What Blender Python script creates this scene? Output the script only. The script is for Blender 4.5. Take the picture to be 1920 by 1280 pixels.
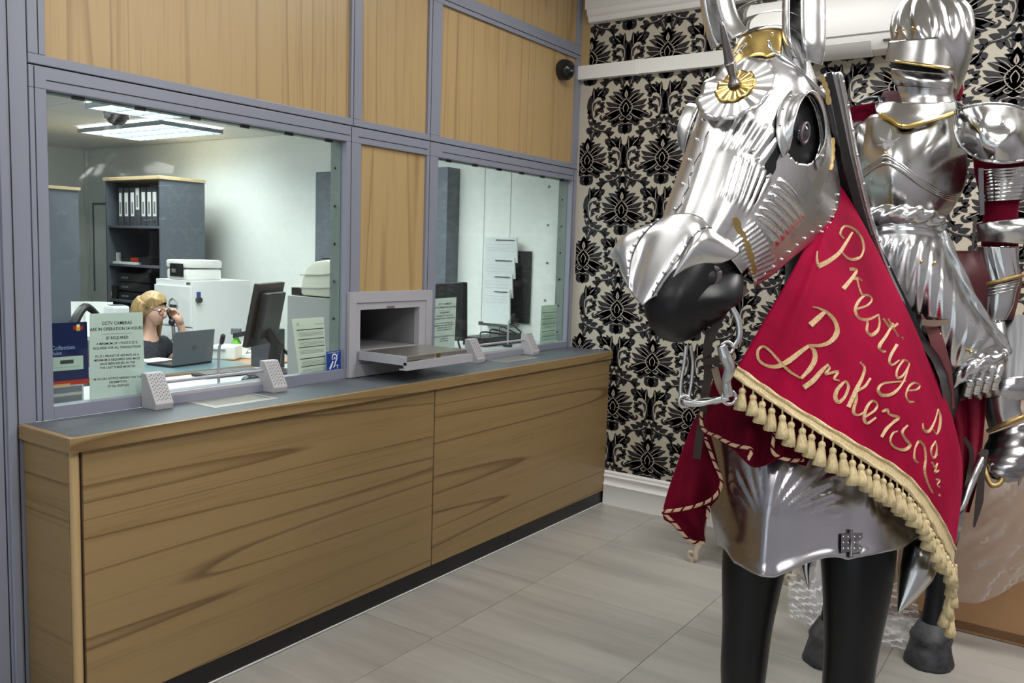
import bpy, bmesh, math, random
import numpy as np
from mathutils import Vector, Matrix
random.seed(7)
for o in list(bpy.data.objects): bpy.data.objects.remove(o)
SC = bpy.context.scene
COL = SC.collection
# ------------------------------------------------------------------ camera
F_PX, YAW, PITCH, ROLL = 1594.7, -.603, -.1035, .0317
CAM = np.array([2.5597, -4.8349, 1.605])
def cam_axes():
    c0, s0 = math.cos(YAW), math.sin(YAW)
    fwd = np.array([s0*math.cos(PITCH), c0*math.cos(PITCH), math.sin(PITCH)])
    right = np.array([c0, -s0, 0.]); up = np.cross(right, fwd)
    c, s = math.cos(ROLL), math.sin(ROLL)
    return c*right+s*up, -s*right+c*up, fwd
C_R, C_U, C_F = cam_axes()
cd = bpy.data.cameras.new('camera'); cam = bpy.data.objects.new('camera', cd); COL.objects.link(cam)
cd.sensor_width = 36; cd.lens = F_PX/1920*36; cd.clip_start = .05
cam.matrix_world = Matrix(((C_R[0], C_U[0], -C_F[0], CAM[0]), (C_R[1], C_U[1], -C_F[1], CAM[1]), (C_R[2], C_U[2], -C_F[2], CAM[2]), (0, 0, 0, 1)))
SC.camera = cam
def ray(u, v): return C_F + C_R*(u-960)/F_PX - C_U*(v-640)/F_PX
def W(u, v, d): return CAM + ray(u, v)*d              # pixel + distance from the camera plane
def onp(u, v, ax, val):                                # pixel on a plane of the room
    r = ray(u, v); return CAM + r*(val-CAM[ax])/r[ax]
# ------------------------------------------------------------------ world, exposure
vs = SC.view_settings; vs.view_transform = 'Standard'; vs.look = 'None'; vs.gamma = 1; vs.use_curve_mapping = False
vs.exposure = 0.15
wd = bpy.data.worlds.new('world'); SC.world = wd; wd.use_nodes = True
wd.node_tree.nodes['Background'].inputs[0].default_value = (.85, .92, 1, 1)
wd.node_tree.nodes['Background'].inputs[1].default_value = 1.3
# ------------------------------------------------------------------ lights: luminous panels of the ceiling fittings (x, y, radiance)
SHOP_LAMPS = [(1.0, -1.2, 9), (3.1, -1.2, 26), (1.0, -3.3, 10), (3.1, -3.3, 20), (1.0, -5.6, 11), (3.1, -5.6, 17)]
OFFICE_LAMPS = [(-3.9, -.74), (-2.55, -1.42), (-4.1, -2.3), (-1.5, -1.0), (-2.2, -2.9), (-1.3, -2.3)]
OFFICE_RADIANCE = 20.
# ------------------------------------------------------------------ materials
MATS = {}
def mat(name, col, rough=.5, metal=0., **k):
    if name in MATS: return MATS[name]
    m = bpy.data.materials.new(name); m.use_nodes = True; MATS[name] = m
    nt = m.node_tree; b = nt.nodes['Principled BSDF']
    b.inputs['Base Color'].default_value = (*col, 1); b.inputs['Roughness'].default_value = rough; b.inputs['Metallic'].default_value = metal
    if 'emit' in k:
        b.inputs['Emission Color'].default_value = (*k.get('ecol', col), 1); b.inputs['Emission Strength'].default_value = k['emit']
    if 'sheen' in k:
        b.inputs['Sheen Weight'].default_value = k['sheen']; b.inputs['Sheen Roughness'].default_value = .35
        b.inputs['Sheen Tint'].default_value = (*k.get('stint', col), 1)
    if 'coat' in k: b.inputs['Coat Weight'].default_value = k['coat']
    if 'spec' in k: b.inputs['Specular IOR Level'].default_value = k['spec']
    if 'alpha' in k: b.inputs['Alpha'].default_value = k['alpha']
    if 'trans' in k: b.inputs['Transmission Weight'].default_value = k['trans']
    if 'noise' in k:                                     # (scale xyz, strength of colour change, second colour, coords)
        sc, c2, lo, hi = k['noise'][:4]
        tc = nt.nodes.new('ShaderNodeTexCoord'); mp = nt.nodes.new('ShaderNodeMapping'); nz = nt.nodes.new('ShaderNodeTexNoise')
        cr = nt.nodes.new('ShaderNodeValToRGB')
        mp.inputs['Scale'].default_value = sc; nz.inputs['Scale'].default_value = 1; nz.inputs['Detail'].default_value = k.get('detail', 5)
        nz.inputs['Roughness'].default_value = .6
        geo = nt.nodes.new('ShaderNodeNewGeometry')
        nt.links.new(geo.outputs['Position'], mp.inputs['Vector'])
        if k.get('rnd'):
            oi = nt.nodes.new('ShaderNodeObjectInfo'); ml = nt.nodes.new('ShaderNodeMath'); ml.operation = 'MULTIPLY'; ml.inputs[1].default_value = 40
            nt.links.new(oi.outputs['Random'], ml.inputs[0]); nt.links.new(ml.outputs[0], mp.inputs['Location'])
        nt.links.new(mp.outputs[0], nz.inputs['Vector']); nt.links.new(nz.outputs['Fac'], cr.inputs[0])
        cr.color_ramp.elements[0].position = lo; cr.color_ramp.elements[0].color = (*c2, 1)
        cr.color_ramp.elements[1].position = hi; cr.color_ramp.elements[1].color = (*col, 1)
        nt.links.new(cr.outputs[0], b.inputs['Base Color'])
        if 'nbump' in k:
            bp = nt.nodes.new('ShaderNodeBump'); bp.inputs['Strength'].default_value = k['nbump']; bp.inputs['Distance'].default_value = .002
            nt.links.new(nz.outputs['Fac'], bp.inputs['Height']); nt.links.new(bp.outputs[0], b.inputs['Normal'])
    elif 'bump' in k:
        sc, st, di = k['bump']
        nz = nt.nodes.new('ShaderNodeTexNoise'); nz.inputs['Scale'].default_value = sc; nz.inputs['Detail'].default_value = 3
        geo = nt.nodes.new('ShaderNodeNewGeometry'); nt.links.new(geo.outputs['Position'], nz.inputs['Vector'])
        bp = nt.nodes.new('ShaderNodeBump'); bp.inputs['Strength'].default_value = st; bp.inputs['Distance'].default_value = di
        nt.links.new(nz.outputs['Fac'], bp.inputs['Height']); nt.links.new(bp.outputs[0], b.inputs['Normal'])
        if 'rvar' in k:
            mr = nt.nodes.new('ShaderNodeMapRange'); n2 = nt.nodes.new('ShaderNodeTexNoise'); n2.inputs['Scale'].default_value = 9; n2.inputs['Detail'].default_value = 6
            nt.links.new(geo.outputs['Position'], n2.inputs['Vector'])
            mr.inputs['From Min'].default_value = .3; mr.inputs['From Max'].default_value = .7
            mr.inputs['To Min'].default_value, mr.inputs['To Max'].default_value = k['rvar']
            nt.links.new(n2.outputs['Fac'], mr.inputs['Value']); nt.links.new(mr.outputs[0], b.inputs['Roughness'])
    return m
def wood(name, along, c1, c2, c3, scale=1.):
    """oak veneer: long grain along one axis with cathedral lines"""
    m = bpy.data.materials.new(name); m.use_nodes = True; MATS[name] = m
    nt = m.node_tree; b = nt.nodes['Principled BSDF']; N = nt.nodes.new; L = nt.links.new
    b.inputs['Roughness'].default_value = .38
    geo = N('ShaderNodeNewGeometry'); oi = N('ShaderNodeObjectInfo')
    ad = N('ShaderNodeVectorMath'); ad.operation = 'MULTIPLY_ADD'
    L(oi.outputs['Random'], ad.inputs[0]); ad.inputs[1].default_value = (3, 7, 5); L(geo.outputs['Position'], ad.inputs[2])
    def stretched(across, alongs):
        mp = N('ShaderNodeMapping'); s = [across*scale]*3; s[along] = alongs*scale
        mp.inputs['Scale'].default_value = s; L(ad.outputs[0], mp.inputs['Vector']); return mp
    mp = stretched(2.6, .10)
    n1 = N('ShaderNodeTexNoise'); n1.inputs['Scale'].default_value = 1; n1.inputs['Detail'].default_value = 1.5; L(mp.outputs[0], n1.inputs['Vector'])
    ml = N('ShaderNodeMath'); ml.operation = 'MULTIPLY'; ml.inputs[1].default_value = 11; L(n1.outputs['Fac'], ml.inputs[0])
    fr = N('ShaderNodeMath'); fr.operation = 'FRACT'; L(ml.outputs[0], fr.inputs[0])
    cr = N('ShaderNodeValToRGB'); e = cr.color_ramp.elements
    e[0].position = 0; e[0].color = (*c2, 1); e[1].position = .10; e[1].color = (*c1, 1)
    x = e.new(.965); x.color = (*c1, 1); x = e.new(1.); x.color = (*c2, 1)
    L(fr.outputs[0], cr.inputs[0])
    mp2 = stretched(130, 3.)
    n2 = N('ShaderNodeTexNoise'); n2.inputs['Scale'].default_value = 1; n2.inputs['Detail'].default_value = 4; L(mp2.outputs[0], n2.inputs['Vector'])
    mp3 = stretched(22, .35)
    n3 = N('ShaderNodeTexNoise'); n3.inputs['Scale'].default_value = 1; n3.inputs['Detail'].default_value = 3; L(mp3.outputs[0], n3.inputs['Vector'])
    mx0 = N('ShaderNodeMath'); mx0.operation = 'ADD'; L(n2.outputs['Fac'], mx0.inputs[0]); L(n3.outputs['Fac'], mx0.inputs[1])
    r2 = N('ShaderNodeValToRGB'); r2.color_ramp.elements[0].position = .42*1.6; r2.color_ramp.elements[1].position = .62*1.9
    r2.color_ramp.elements[0].color = (*c3, 1); r2.color_ramp.elements[1].color = (1, 1, 1, 1); L(mx0.outputs[0], r2.inputs[0])
    mx = N('ShaderNodeMix'); mx.data_type = 'RGBA'; mx.blend_type = 'MULTIPLY'; mx.inputs[0].default_value = .75
    L(cr.outputs[0], mx.inputs[6]); L(r2.outputs[0], mx.inputs[7]); L(mx.outputs[2], b.inputs['Base Color'])
    return m
def glass(name, tint=(.95, .98, .965), base=.035):
    m = bpy.data.materials.new(name); m.use_nodes = True; MATS[name] = m
    nt = m.node_tree; nt.nodes.clear(); N = nt.nodes.new; L = nt.links.new
    out = N('ShaderNodeOutputMaterial'); tr = N('ShaderNodeBsdfTransparent'); gl = N('ShaderNodeBsdfGlossy'); mx = N('ShaderNodeMixShader'); fr = N('ShaderNodeFresnel')
    tr.inputs[0].default_value = (*tint, 1); gl.inputs['Roughness'].default_value = .01; nt.nodes.remove(fr)
    lw = N('ShaderNodeLayerWeight'); lw.inputs[0].default_value = .5
    pw = N('ShaderNodeMath'); pw.operation = 'POWER'; pw.inputs[1].default_value = 5; L(lw.outputs['Facing'], pw.inputs[0])
    ma = N('ShaderNodeMath'); ma.operation = 'MULTIPLY_ADD'; ma.inputs[1].default_value = .9; ma.inputs[2].default_value = base; L(pw.outputs[0], ma.inputs[0])
    L(ma.outputs[0], mx.inputs[0]); L(tr.outputs[0], mx.inputs[1]); L(gl.outputs[0], mx.inputs[2]); L(mx.outputs[0], out.inputs[0])
    return m
def film(name):
    m = bpy.data.materials.new(name); m.use_nodes = True; MATS[name] = m
    nt = m.node_tree; nt.nodes.clear(); N = nt.nodes.new; L = nt.links.new
    out = N('ShaderNodeOutputMaterial'); tr = N('ShaderNodeBsdfTransparent'); gl = N('ShaderNodeBsdfPrincipled'); mx = N('ShaderNodeMixShader')
    gl.inputs['Base Color'].default_value = (.93, .93, .95, 1); gl.inputs['Roughness'].default_value = .09
    tr.inputs[0].default_value = (.96, .96, .97, 1)
    lw = N('ShaderNodeLayerWeight'); lw.inputs[0].default_value = .45
    mr = N('ShaderNodeMapRange'); mr.inputs['To Min'].default_value = .15; mr.inputs['To Max'].default_value = .8
    L(lw.outputs['Facing'], mr.inputs['Value']); L(mr.outputs[0], mx.inputs[0])
    L(tr.outputs[0], mx.inputs[1]); L(gl.outputs[0], mx.inputs[2]); L(mx.outputs[0], out.inputs[0])
    return m
M = MATS
wood('oak_h', 1, (.265, .178, .078), (.135, .080, .032), (.74, .70, .64))
wood('oak_v', 2, (.43, .30, .140), (.31, .20, .085), (.74, .70, .63))
mat('frame', (.225, .240, .295), .38, bump=(60, .05, .001)); mat('laminate', (.10, .112, .13), .42, noise=((90, 90, 90), (.075, .085, .10), .35, .65))
mat('plinth', (.006, .006, .007), .35); mat('seam', (.012, .010, .012), .8)
mat('tile', (.43, .415, .375), .30, noise=((.9, 7.5, 1), (.30, .285, .255), .30, .62), rnd=True, detail=9)
mat('grout', (.24, .23, .21), .8)
mat('paper', (.45, .415, .335), .55); mat('damask', (.012, .010, .013), .45); mat('damask_line', (.35, .31, .26), .5)
mat('shop_wall', (.33, .32, .345), .6); mat('white_paint', (.80, .79, .77), .4); mat('wall_paint', (.72, .75, .72), .6); mat('ceiling_paint', (.78, .77, .73), .8)
mat('plastic_white', (.78, .78, .75), .35); mat('plastic_grey', (.42, .41, .42), .45); mat('alu', (.37, .37, .40), .42, .0)
mat('steel_satin', (.55, .53, .48), .33, .9); mat('black', (.012, .012, .014), .4); mat('black_gloss', (.008, .008, .01), .12)
mat('perf', (.20, .20, .205), .6); mat('screw', (.02, .02, .02), .5); mat('bracket', (.16, .19, .18), .5)
mat('steel', (.58, .578, .575), .2, 1., bump=(14, .05, .004), rvar=(.13, .30))
mat('steel_head', (.62, .618, .615), .28, 1., bump=(14, .05, .004), rvar=(.21, .36)); mat('steel_rough', (.13, .13, .135), .6, 1.); mat('steel_dull', (.45, .44, .465), .24, 1., bump=(7, .03, .004), rvar=(.20, .30))
mat('steel_dark', (.20, .20, .21), .3, 1.); mat('brass', (.72, .52, .18), .26, 1., bump=(40, .2, .003)); mat('iron', (.23, .21, .20), .32, 1.)
mat('brass_old', (.36, .25, .10), .45, .8, bump=(120, .5, .003))
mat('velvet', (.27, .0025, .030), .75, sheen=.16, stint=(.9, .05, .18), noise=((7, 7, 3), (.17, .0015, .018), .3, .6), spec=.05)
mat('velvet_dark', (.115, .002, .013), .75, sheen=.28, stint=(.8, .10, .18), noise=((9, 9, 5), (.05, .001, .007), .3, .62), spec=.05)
mat('leather_red', (.075, .010, .014), .5); mat('leather', (.028, .016, .012), .5); mat('leather_tan', (.18, .13, .09), .6)
mat('gold_thread', (.52, .35, .17), .6, .0, noise=((260, 260, 260), (.30, .18, .075), .35, .6)); mat('fringe', (.68, .56, .33), .7, noise=((300, 300, 60), (.44, .33, .16), .3, .62))
mat('rope', (.52, .36, .22), .7); mat('horse_black', (.006, .006, .007), .36, bump=(45, .12, .003), spec=.28); mat('muzzle_rim', (.055, .045, .055), .42); mat('hoof', (.055, .054, .060), .55, noise=((30, 30, 40), (.02, .02, .024), .35, .65), nbump=.6)
mat('card', (.40, .225, .105), .75); mat('card_dark', (.17, .085, .035), .8)
glass('glass'); film('film')
# ------------------------------------------------------------------ object helpers
def tag(o, label=None, cat=None, group=None, kind=None):
    if label: o['label'] = label
    if cat: o['category'] = cat
    if group: o['group'] = group
    if kind: o['kind'] = kind
    return o
def thing(name, label, cat, loc=(0, 0, 0), group=None, kind=None):
    o = bpy.data.objects.new(name, None); COL.objects.link(o); o.location = loc; o.empty_display_size = .1
    return tag(o, label, cat, group, kind)
def adopt(o, parent):
    if parent is not None:
        o.parent = parent
        o.matrix_parent_inverse = Matrix.Translation(-Vector(parent.location))   # parts are meshed in room coordinates
    return o
class MB:
    def __init__(s): s.v = []; s.f = []
    def add(s, v, f):
        n = len(s.v); s.v += [tuple(float(c) for c in p) for p in v]; s.f += [tuple(i+n for i in q) for q in f]; return s
    def box(s, x0, x1, y0, y1, z0, z1):
        v = [(x, y, z) for x in (x0, x1) for y in (y0, y1) for z in (z0, z1)]
        return s.add(v, [(0, 1, 3, 2), (4, 6, 7, 5), (0, 4, 5, 1), (2, 3, 7, 6), (0, 2, 6, 4), (1, 5, 7, 3)])
    def obox(s, c, ax, ay, az):                         # oriented box: centre and three half vectors
        c, ax, ay, az = map(np.array, (c, ax, ay, az))
        v = [c+i*ax+j*ay+k*az for i in (-1, 1) for j in (-1, 1) for k in (-1, 1)]
        return s.add(v, [(0, 1, 3, 2), (4, 6, 7, 5), (0, 4, 5, 1), (2, 3, 7, 6), (0, 2, 6, 4), (1, 5, 7, 3)])
    def rings(s, R, close=True, cap=True):
        n = len(R[0]); v = [p for r in R for p in r]; f = []
        m = n if close else n-1
        for i in range(len(R)-1):
            for j in range(m):
                k = (j+1) % n; f.append((i*n+j, i*n+k, (i+1)*n+k, (i+1)*n+j))
        if cap and close: f.append(tuple(range(n-1, -1, -1))); f.append(tuple((len(R)-1)*n+j for j in range(n)))
        return s.add(v, f)
    def tube(s, pts, r, n=8, flute=0, amp=0., twist=0., cap=True, smooth=0):
        P = [np.array(p, float) for p in pts]
        if smooth: P = spline(P, smooth)
        k = len(P); rr = [r]*k if np.isscalar(r) else np.interp(np.linspace(0, 1, k), np.linspace(0, 1, len(r)), r)
        R = []; t0 = None; u = None
        for i in range(k):
            t = P[min(i+1, k-1)]-P[max(i-1, 0)]; t = t/(np.linalg.norm(t)+1e-12)
            if u is None:
                a = np.array([0, 0, 1.]) if abs(t[2]) < .9 else np.array([1., 0, 0]); u = np.cross(t, a)
            u = u-t*np.dot(u, t); u = u/np.linalg.norm(u); w = np.cross(t, u)
            R.append([P[i]+rr[i]*(1+amp*math.cos(flute*(2*math.pi*j/n)+twist*i))*(math.cos(2*math.pi*j/n)*u+math.sin(2*math.pi*j/n)*w) for j in range(n)])
        return s.rings(R, True, cap)
    def cyl(s, a, b, r0, r1=None, n=14): return s.tube([a, b], [r0, r0 if r1 is None else r1], n)
    def ball(s, c, r, n=8, m=6, sq=(1, 1, 1)):
        c = np.array(c); v = [c+np.array([0, 0, r*sq[2]])]
        for i in range(1, m):
            for j in range(n):
                a = math.pi*i/m; b = 2*math.pi*j/n
                v.append(c+r*np.array([sq[0]*math.sin(a)*math.cos(b), sq[1]*math.sin(a)*math.sin(b), sq[2]*math.cos(a)]))
        v.append(c-np.array([0, 0, r*sq[2]])); f = []
        for j in range(n):
            f.append((0, 1+j, 1+(j+1) % n)); f.append((len(v)-1, 1+(m-2)*n+(j+1) % n, 1+(m-2)*n+j))
        for i in range(m-2):
            for j in range(n):
                f.append((1+i*n+j, 1+(i+1)*n+j, 1+(i+1)*n+(j+1) % n, 1+i*n+(j+1) % n))
        return s.add(v, f)
    def prism(s, poly, d):                               # 3-D polygon extruded by vector d
        n = len(poly); d = np.array(d, float); P = [np.array(p, float) for p in poly]
        return s.add(P+[p+d for p in P], [tuple(range(n))[::-1], tuple(range(n, 2*n))]+[(i, (i+1) % n, n+(i+1) % n, n+i) for i in range(n)])
    def sheet(s, G, thick=0., nrm=None):                 # grid of points; thickness along normals
        G = np.array(G, float); a, b = G.shape[:2]
        f = [(i*b+j, i*b+j+1, (i+1)*b+j+1, (i+1)*b+j) for i in range(a-1) for j in range(b-1)]
        if not thick: return s.add(G.reshape(-1, 3), f)
        du = np.gradient(G, axis=0); dv = np.gradient(G, axis=1); nn = np.cross(du, dv); nn /= (np.linalg.norm(nn, axis=2, keepdims=True)+1e-9)
        if nrm is not None and (nn.reshape(-1, 3)@np.array(nrm)).mean() < 0: nn = -nn
        B = G-nn*thick; n = a*b; g = list(f)+[tuple(i+n for i in reversed(q)) for q in f]
        bd = [(0, j) for j in range(b)]+[(i, b-1) for i in range(1, a)]+[(a-1, j) for j in range(b-2, -1, -1)]+[(i, 0) for i in range(a-2, 0, -1)]
        ix = [i*b+j for i, j in bd]
        for q in range(len(ix)):
            p, r = ix[q], ix[(q+1) % len(ix)]; g.append((p, p+n, r+n, r))
        return s.add(np.concatenate([G.reshape(-1, 3), B.reshape(-1, 3)]), g)
    def build(s, name, material, parent=None, smooth=False, bevel=0., sub=0, label=None, cat=None, group=None, kind=None, recalc=True):
        me = bpy.data.meshes.new(name); me.from_pydata(s.v, [], s.f)
        bm = bmesh.new(); bm.from_mesh(me)
        bmesh.ops.remove_doubles(bm, verts=bm.verts, dist=1e-6)
        if recalc: bmesh.ops.recalc_face_normals(bm, faces=bm.faces)
        if bevel: bmesh.ops.bevel(bm, geom=[e for e in bm.edges if len(e.link_faces) == 2 and e.calc_face_angle(0) > .6], offset=bevel, segments=2, affect='EDGES', profile=.6, clamp_overlap=True)
        bm.to_mesh(me); bm.free()
        me.materials.append(MATS[material] if isinstance(material, str) else material)
        if smooth:
            me.polygons.foreach_set('use_smooth', [True]*len(me.polygons))
            if smooth != 'all':
                try: me.set_sharp_from_angle(angle=math.radians(42))
                except Exception: pass
        o = bpy.data.objects.new(name, me); COL.objects.link(o)
        if sub:
            md = o.modifiers.new('sub', 'SUBSURF'); md.levels = sub; md.render_levels = sub
        adopt(o, parent)
        if name in ('rivets', 'studs', 'helmet_rivets') and not kind: kind = 'stuff'
        return tag(o, label, cat, group, kind)
def spline(P, n):
    """Catmull-Rom through points, n segments each"""
    P = [np.array(p, float) for p in P]; out = []
    Q = [2*P[0]-P[1]]+P+[2*P[-1]-P[-2]]
    for i in range(1, len(Q)-2):
        a, b, c, d = Q[i-1:i+3]
        for j in range(n):
            t = j/n; out.append(.5*(2*b+(c-a)*t+(2*a-5*b+4*c-d)*t*t+(3*b-a-3*c+d)*t**3))
    out.append(P[-1]); return out
def dense(G, n, m):
    """smooth dense grid from a coarse control grid (rows of points)"""
    G = [[np.array(p, float) for p in r] for r in G]
    R = [spline(r, m) for r in G]; R = list(zip(*R))
    return np.array([spline(list(c), n) for c in R]).transpose(1, 0, 2)
def text_mesh(lines, mapf, depth=.0):
    """lines: (string, x, y, size, align) in a plane; mapf maps (x, y) to a 3-D point; returns verts, faces"""
    V = []; Fc = []
    for s, x, y, size, al in lines:
        cu = bpy.data.curves.new('t', 'FONT'); cu.body = s; cu.size = size; cu.align_x = al; cu.resolution_u = 2
        if size < .02: cu.resolution_u = 1
        cu.offset = size*.012
        ob = bpy.data.objects.new('t', cu); COL.objects.link(ob)
        dg = bpy.context.evaluated_depsgraph_get(); me = bpy.data.meshes.new_from_object(ob.evaluated_get(dg))
        n = len(V); V += [mapf(v.co.x+x, v.co.y+y) for v in me.vertices]; Fc += [tuple(i+n for i in p.vertices) for p in me.polygons]
        bpy.data.objects.remove(ob); bpy.data.curves.remove(cu); bpy.data.meshes.remove(me)
    return V, Fc
def copy_tree(o, dv, parent=None, label=None):
    c = o.copy(); COL.objects.link(c)
    if parent is None: c.location = Vector(o.location)+Vector(dv)
    else: c.parent = parent; c.matrix_parent_inverse = o.matrix_parent_inverse.copy()
    if label: c['label'] = label
    for ch in [q for q in o.children]: copy_tree(ch, dv, c)
    return c
# ================================================================== THE ROOM
ROOM_X, ROOM_Y, ROOM_Z = 4.7, -7.6, 3.35
# floor: grout bed and separate stone-effect tiles
fl = MB().box(-.02, ROOM_X, ROOM_Y, .0, -.05, -.003).build('floor', 'grout', kind='structure', label='grey stone-effect tiled shop floor')
xs = [0.]+[.395+.785*i for i in range(0, 7) if .395+.785*i < ROOM_X]+[ROOM_X]
ys = [0.]+[-.652-.775*i for i in range(0, 12) if -.652-.775*i > ROOM_Y]+[ROOM_Y]
tile_mesh = {}
for i in range(len(xs)-1):
    for j in range(len(ys)-1):
        w, h = xs[i+1]-xs[i]-.003, ys[j]-ys[j+1]-.003
        k = (round(w, 3), round(h, 3)); cx, cy = (xs[i]+xs[i+1])/2, (ys[j]+ys[j+1])/2
        if k not in tile_mesh:
            o = MB().box(-w/2, w/2, -h/2, h/2, -.010, 0).build('floor_tile', 'tile', bevel=.0012); tile_mesh[k] = o.data
        else:
            o = bpy.data.objects.new('floor_tile', tile_mesh[k]); COL.objects.link(o)
        o.location = (cx, cy, random.uniform(-.0004, .0004)); o.parent = fl
MB().box(-6.2, -.02, -4.7, .0, -.05, 0).build('floor_office', mat('carpet', (.10, .11, .13), .9), kind='structure', label='dark office floor behind the partition')
wb = MB().box(-.34, ROOM_X, 0, .12, 0, ROOM_Z).build('wall_back', 'paper', kind='structure', label='beige wall papered with black damask medallions')
MB().box(-6.2, -.34, 0, .12, 0, ROOM_Z).build('wall_office', 'wall_paint', kind='structure', label='plain white office wall behind the glass')
MB().box(-6.3, -6.2, -4.7, .12, 0, 2.7).build('wall_office_far', 'wall_paint', kind='structure')
MB().box(-6.3, -.36, -4.8, -4.7, 0, 2.7).build('wall_office_near', 'wall_paint', kind='structure')
MB().box(ROOM_X, ROOM_X+.12, ROOM_Y, .12, 0, ROOM_Z).build('wall_right', 'shop_wall', kind='structure')
MB().box(-.42, ROOM_X+.1, ROOM_Y-.1, .12, ROOM_Z, ROOM_Z+.1).build('ceiling', 'ceiling_paint', kind='structure')
MB().box(-.45, -.34, ROOM_Y, -4.55, 0, ROOM_Z).build('wall_left', 'shop_wall', kind='structure')
# street front behind the camera: low wall, piers, glazing open to the daylight
wf = MB().box(-.4, ROOM_X+.1, ROOM_Y-.12, ROOM_Y, 0, .45).box(-.4, ROOM_X+.1, ROOM_Y-.12, ROOM_Y, 2.75, ROOM_Z).box(-.4, .3, ROOM_Y-.12, ROOM_Y, .45, 2.75).box(2.1, 2.4, ROOM_Y-.12, ROOM_Y, .45, 2.75).box(4.4, 4.8, ROOM_Y-.12, ROOM_Y, .45, 2.75)
wf.build('wall_front', 'shop_wall', kind='structure')
for n, (a, b) in enumerate(((.3, 2.1), (2.4, 4.4))):
    o = thing('window_%d' % (3+n), None, None, (a, ROOM_Y, .45), kind='structure')
    MB().box(a, b, ROOM_Y-.07, ROOM_Y-.06, .45, 2.75).build('pane', 'glass', o)
    MB().box(a, b, ROOM_Y-.1, ROOM_Y-.03, .45, .5).box(a, b, ROOM_Y-.1, ROOM_Y-.03, 2.7, 2.75).box(a, a+.05, ROOM_Y-.1, ROOM_Y-.03, .5, 2.7).box(b-.05, b, ROOM_Y-.1, ROOM_Y-.03, .5, 2.7).build('window_frame', 'frame', o)
# ceiling lamps of the shop
for i, (x, y, p) in enumerate(SHOP_LAMPS):
    t = thing('ceiling_light', 'flush shop ceiling light panel '+('above the counter end by the damask wall', 'above the knight and cardboard box', 'above the middle of the counter', 'above the horse head on the right', 'behind the camera on the counter side', 'behind the camera on the right')[i], 'light', (x, y, 3.35), group='shop ceiling lights')
    MB().box(x-.62, x+.62, y-.32, y+.32, 3.325, 3.35).build('housing', 'white_paint', t)
    MB().box(x-.58, x+.58, y-.28, y+.28, 3.318, 3.325).build('diffuser', mat('lamp_face_%d' % i, (.9, .9, .9), .5, emit=p, ecol=(1, .982, .965)), t)
# ---- office ceiling: metal grid ceiling with louvred fittings
co = MB().box(-6.2, -.36, -4.7, 0, 2.54, 2.60).build('ceiling_office', 'ceiling_paint', kind='structure')
tm = None
for i in range(10):
    for j in range(8):
        x0, y0 = -6.2+.6*i, -4.7+.6*j
        x1, y1 = min(x0+.6, -.37), min(y0+.6, -.005)
        if x1-x0 < .05 or y1-y0 < .05: continue
        MB().box(x0+.004, x1-.004, y0+.004, y1-.004, 2.525, 2.541).build('ceiling_tile', 'ceiling_paint', co)
OL = ('office ceiling light above the tall cupboard', 'office ceiling light beside the ceiling dome camera', 'office ceiling light near the window left edge', 'office ceiling light above the wall cupboard', 'office ceiling light behind the window head', 'office ceiling light nearest the middle post')
for i, (x, y) in enumerate(OFFICE_LAMPS):
    t = thing('office_light', 'louvred fluorescent '+OL[i], 'light', (x, y, 2.52), group='office ceiling lights')
    MB().box(x-.57, x+.57, y-.27, y+.27, 2.513, 2.523).build('reflector', mat('lamp_office', (.9, .9, .9), .5, emit=OFFICE_RADIANCE, ecol=(.95, 1, .985)), t)
    m = MB()
    for k in range(13): m.box(x-.58+k*.0967-.004, x-.58+k*.0967+.004, y-.27, y+.27, 2.480, 2.512)
    for k in range(4): m.box(x-.58, x+.58, y-.27+k*.18-.006, y-.27+k*.18+.006, 2.478, 2.512)
    m.build('louvre', mat('louvre', (.20, .23, .27), .35, .3), t)
# ---- cornice, trunking, skirting of the wallpaper wall
prof = [(0, 3.058), (-.035, 3.062), (-.045, 3.075), (-.047, 3.09), (-.06, 3.10), (-.066, 3.115), (-.068, 3.135), (0, 3.135)]
def run_x(profile, x0, x1): m = MB(); m.prism([(x0, y, z) for y, z in profile], (x1-x0, 0, 0)); return m
t = thing('trim_1', None, None, (-.3, 0, 3.06), kind='structure'); t['label'] = 'white cornice moulding above the damask wallpaper'
run_x(prof, -.235, ROOM_X).build('moulding', 'white_paint', t, smooth=True)
run_x([(0, 3.138), (-.06, 3.138), (-.06, 3.35), (0, 3.35)], -.255, ROOM_X).build('fascia', 'white_paint', t, bevel=.003)
MB().box(-.296, -.24, -.012, .0, 2.80, 3.35).build('trim_2', 'oak_v', kind='structure', label='narrow oak filler strip at the wall corner')
t = thing('cable_trunking', 'white cable trunking running along the damask wall', 'trunking', (-.296, 0, 2.715))
MB().box(-.296, .115, -.045, -.0005, 2.715, 2.80).build('channel', 'plastic_white', t, bevel=.003)
MB().box(.125, .79, -.045, -.0005, 2.715, 2.80).build('channel', 'plastic_white', t, bevel=.003)
MB().box(.105, .135, -.0475, -.0005, 2.7125, 2.8025).build('joint_cover', 'white_paint', t, bevel=.002)
t = thing('baseboard_back', None, None, (0, 0, 0), kind='structure'); t['label'] = 'tall white moulded skirting board under the damask wall'
run_x([(0, 0), (-.022, 0), (-.022, .118), (-.026, .124), (-.028, .132), (-.020, .142), (-.016, .15), (-.016, .172), (-.024, .180), (-.025, .190), (-.016, .197), (-.018, .212), (-.010, .222), (0, .222)], .003, ROOM_X).build('skirting_board', 'white_paint', t, smooth=True)
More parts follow.
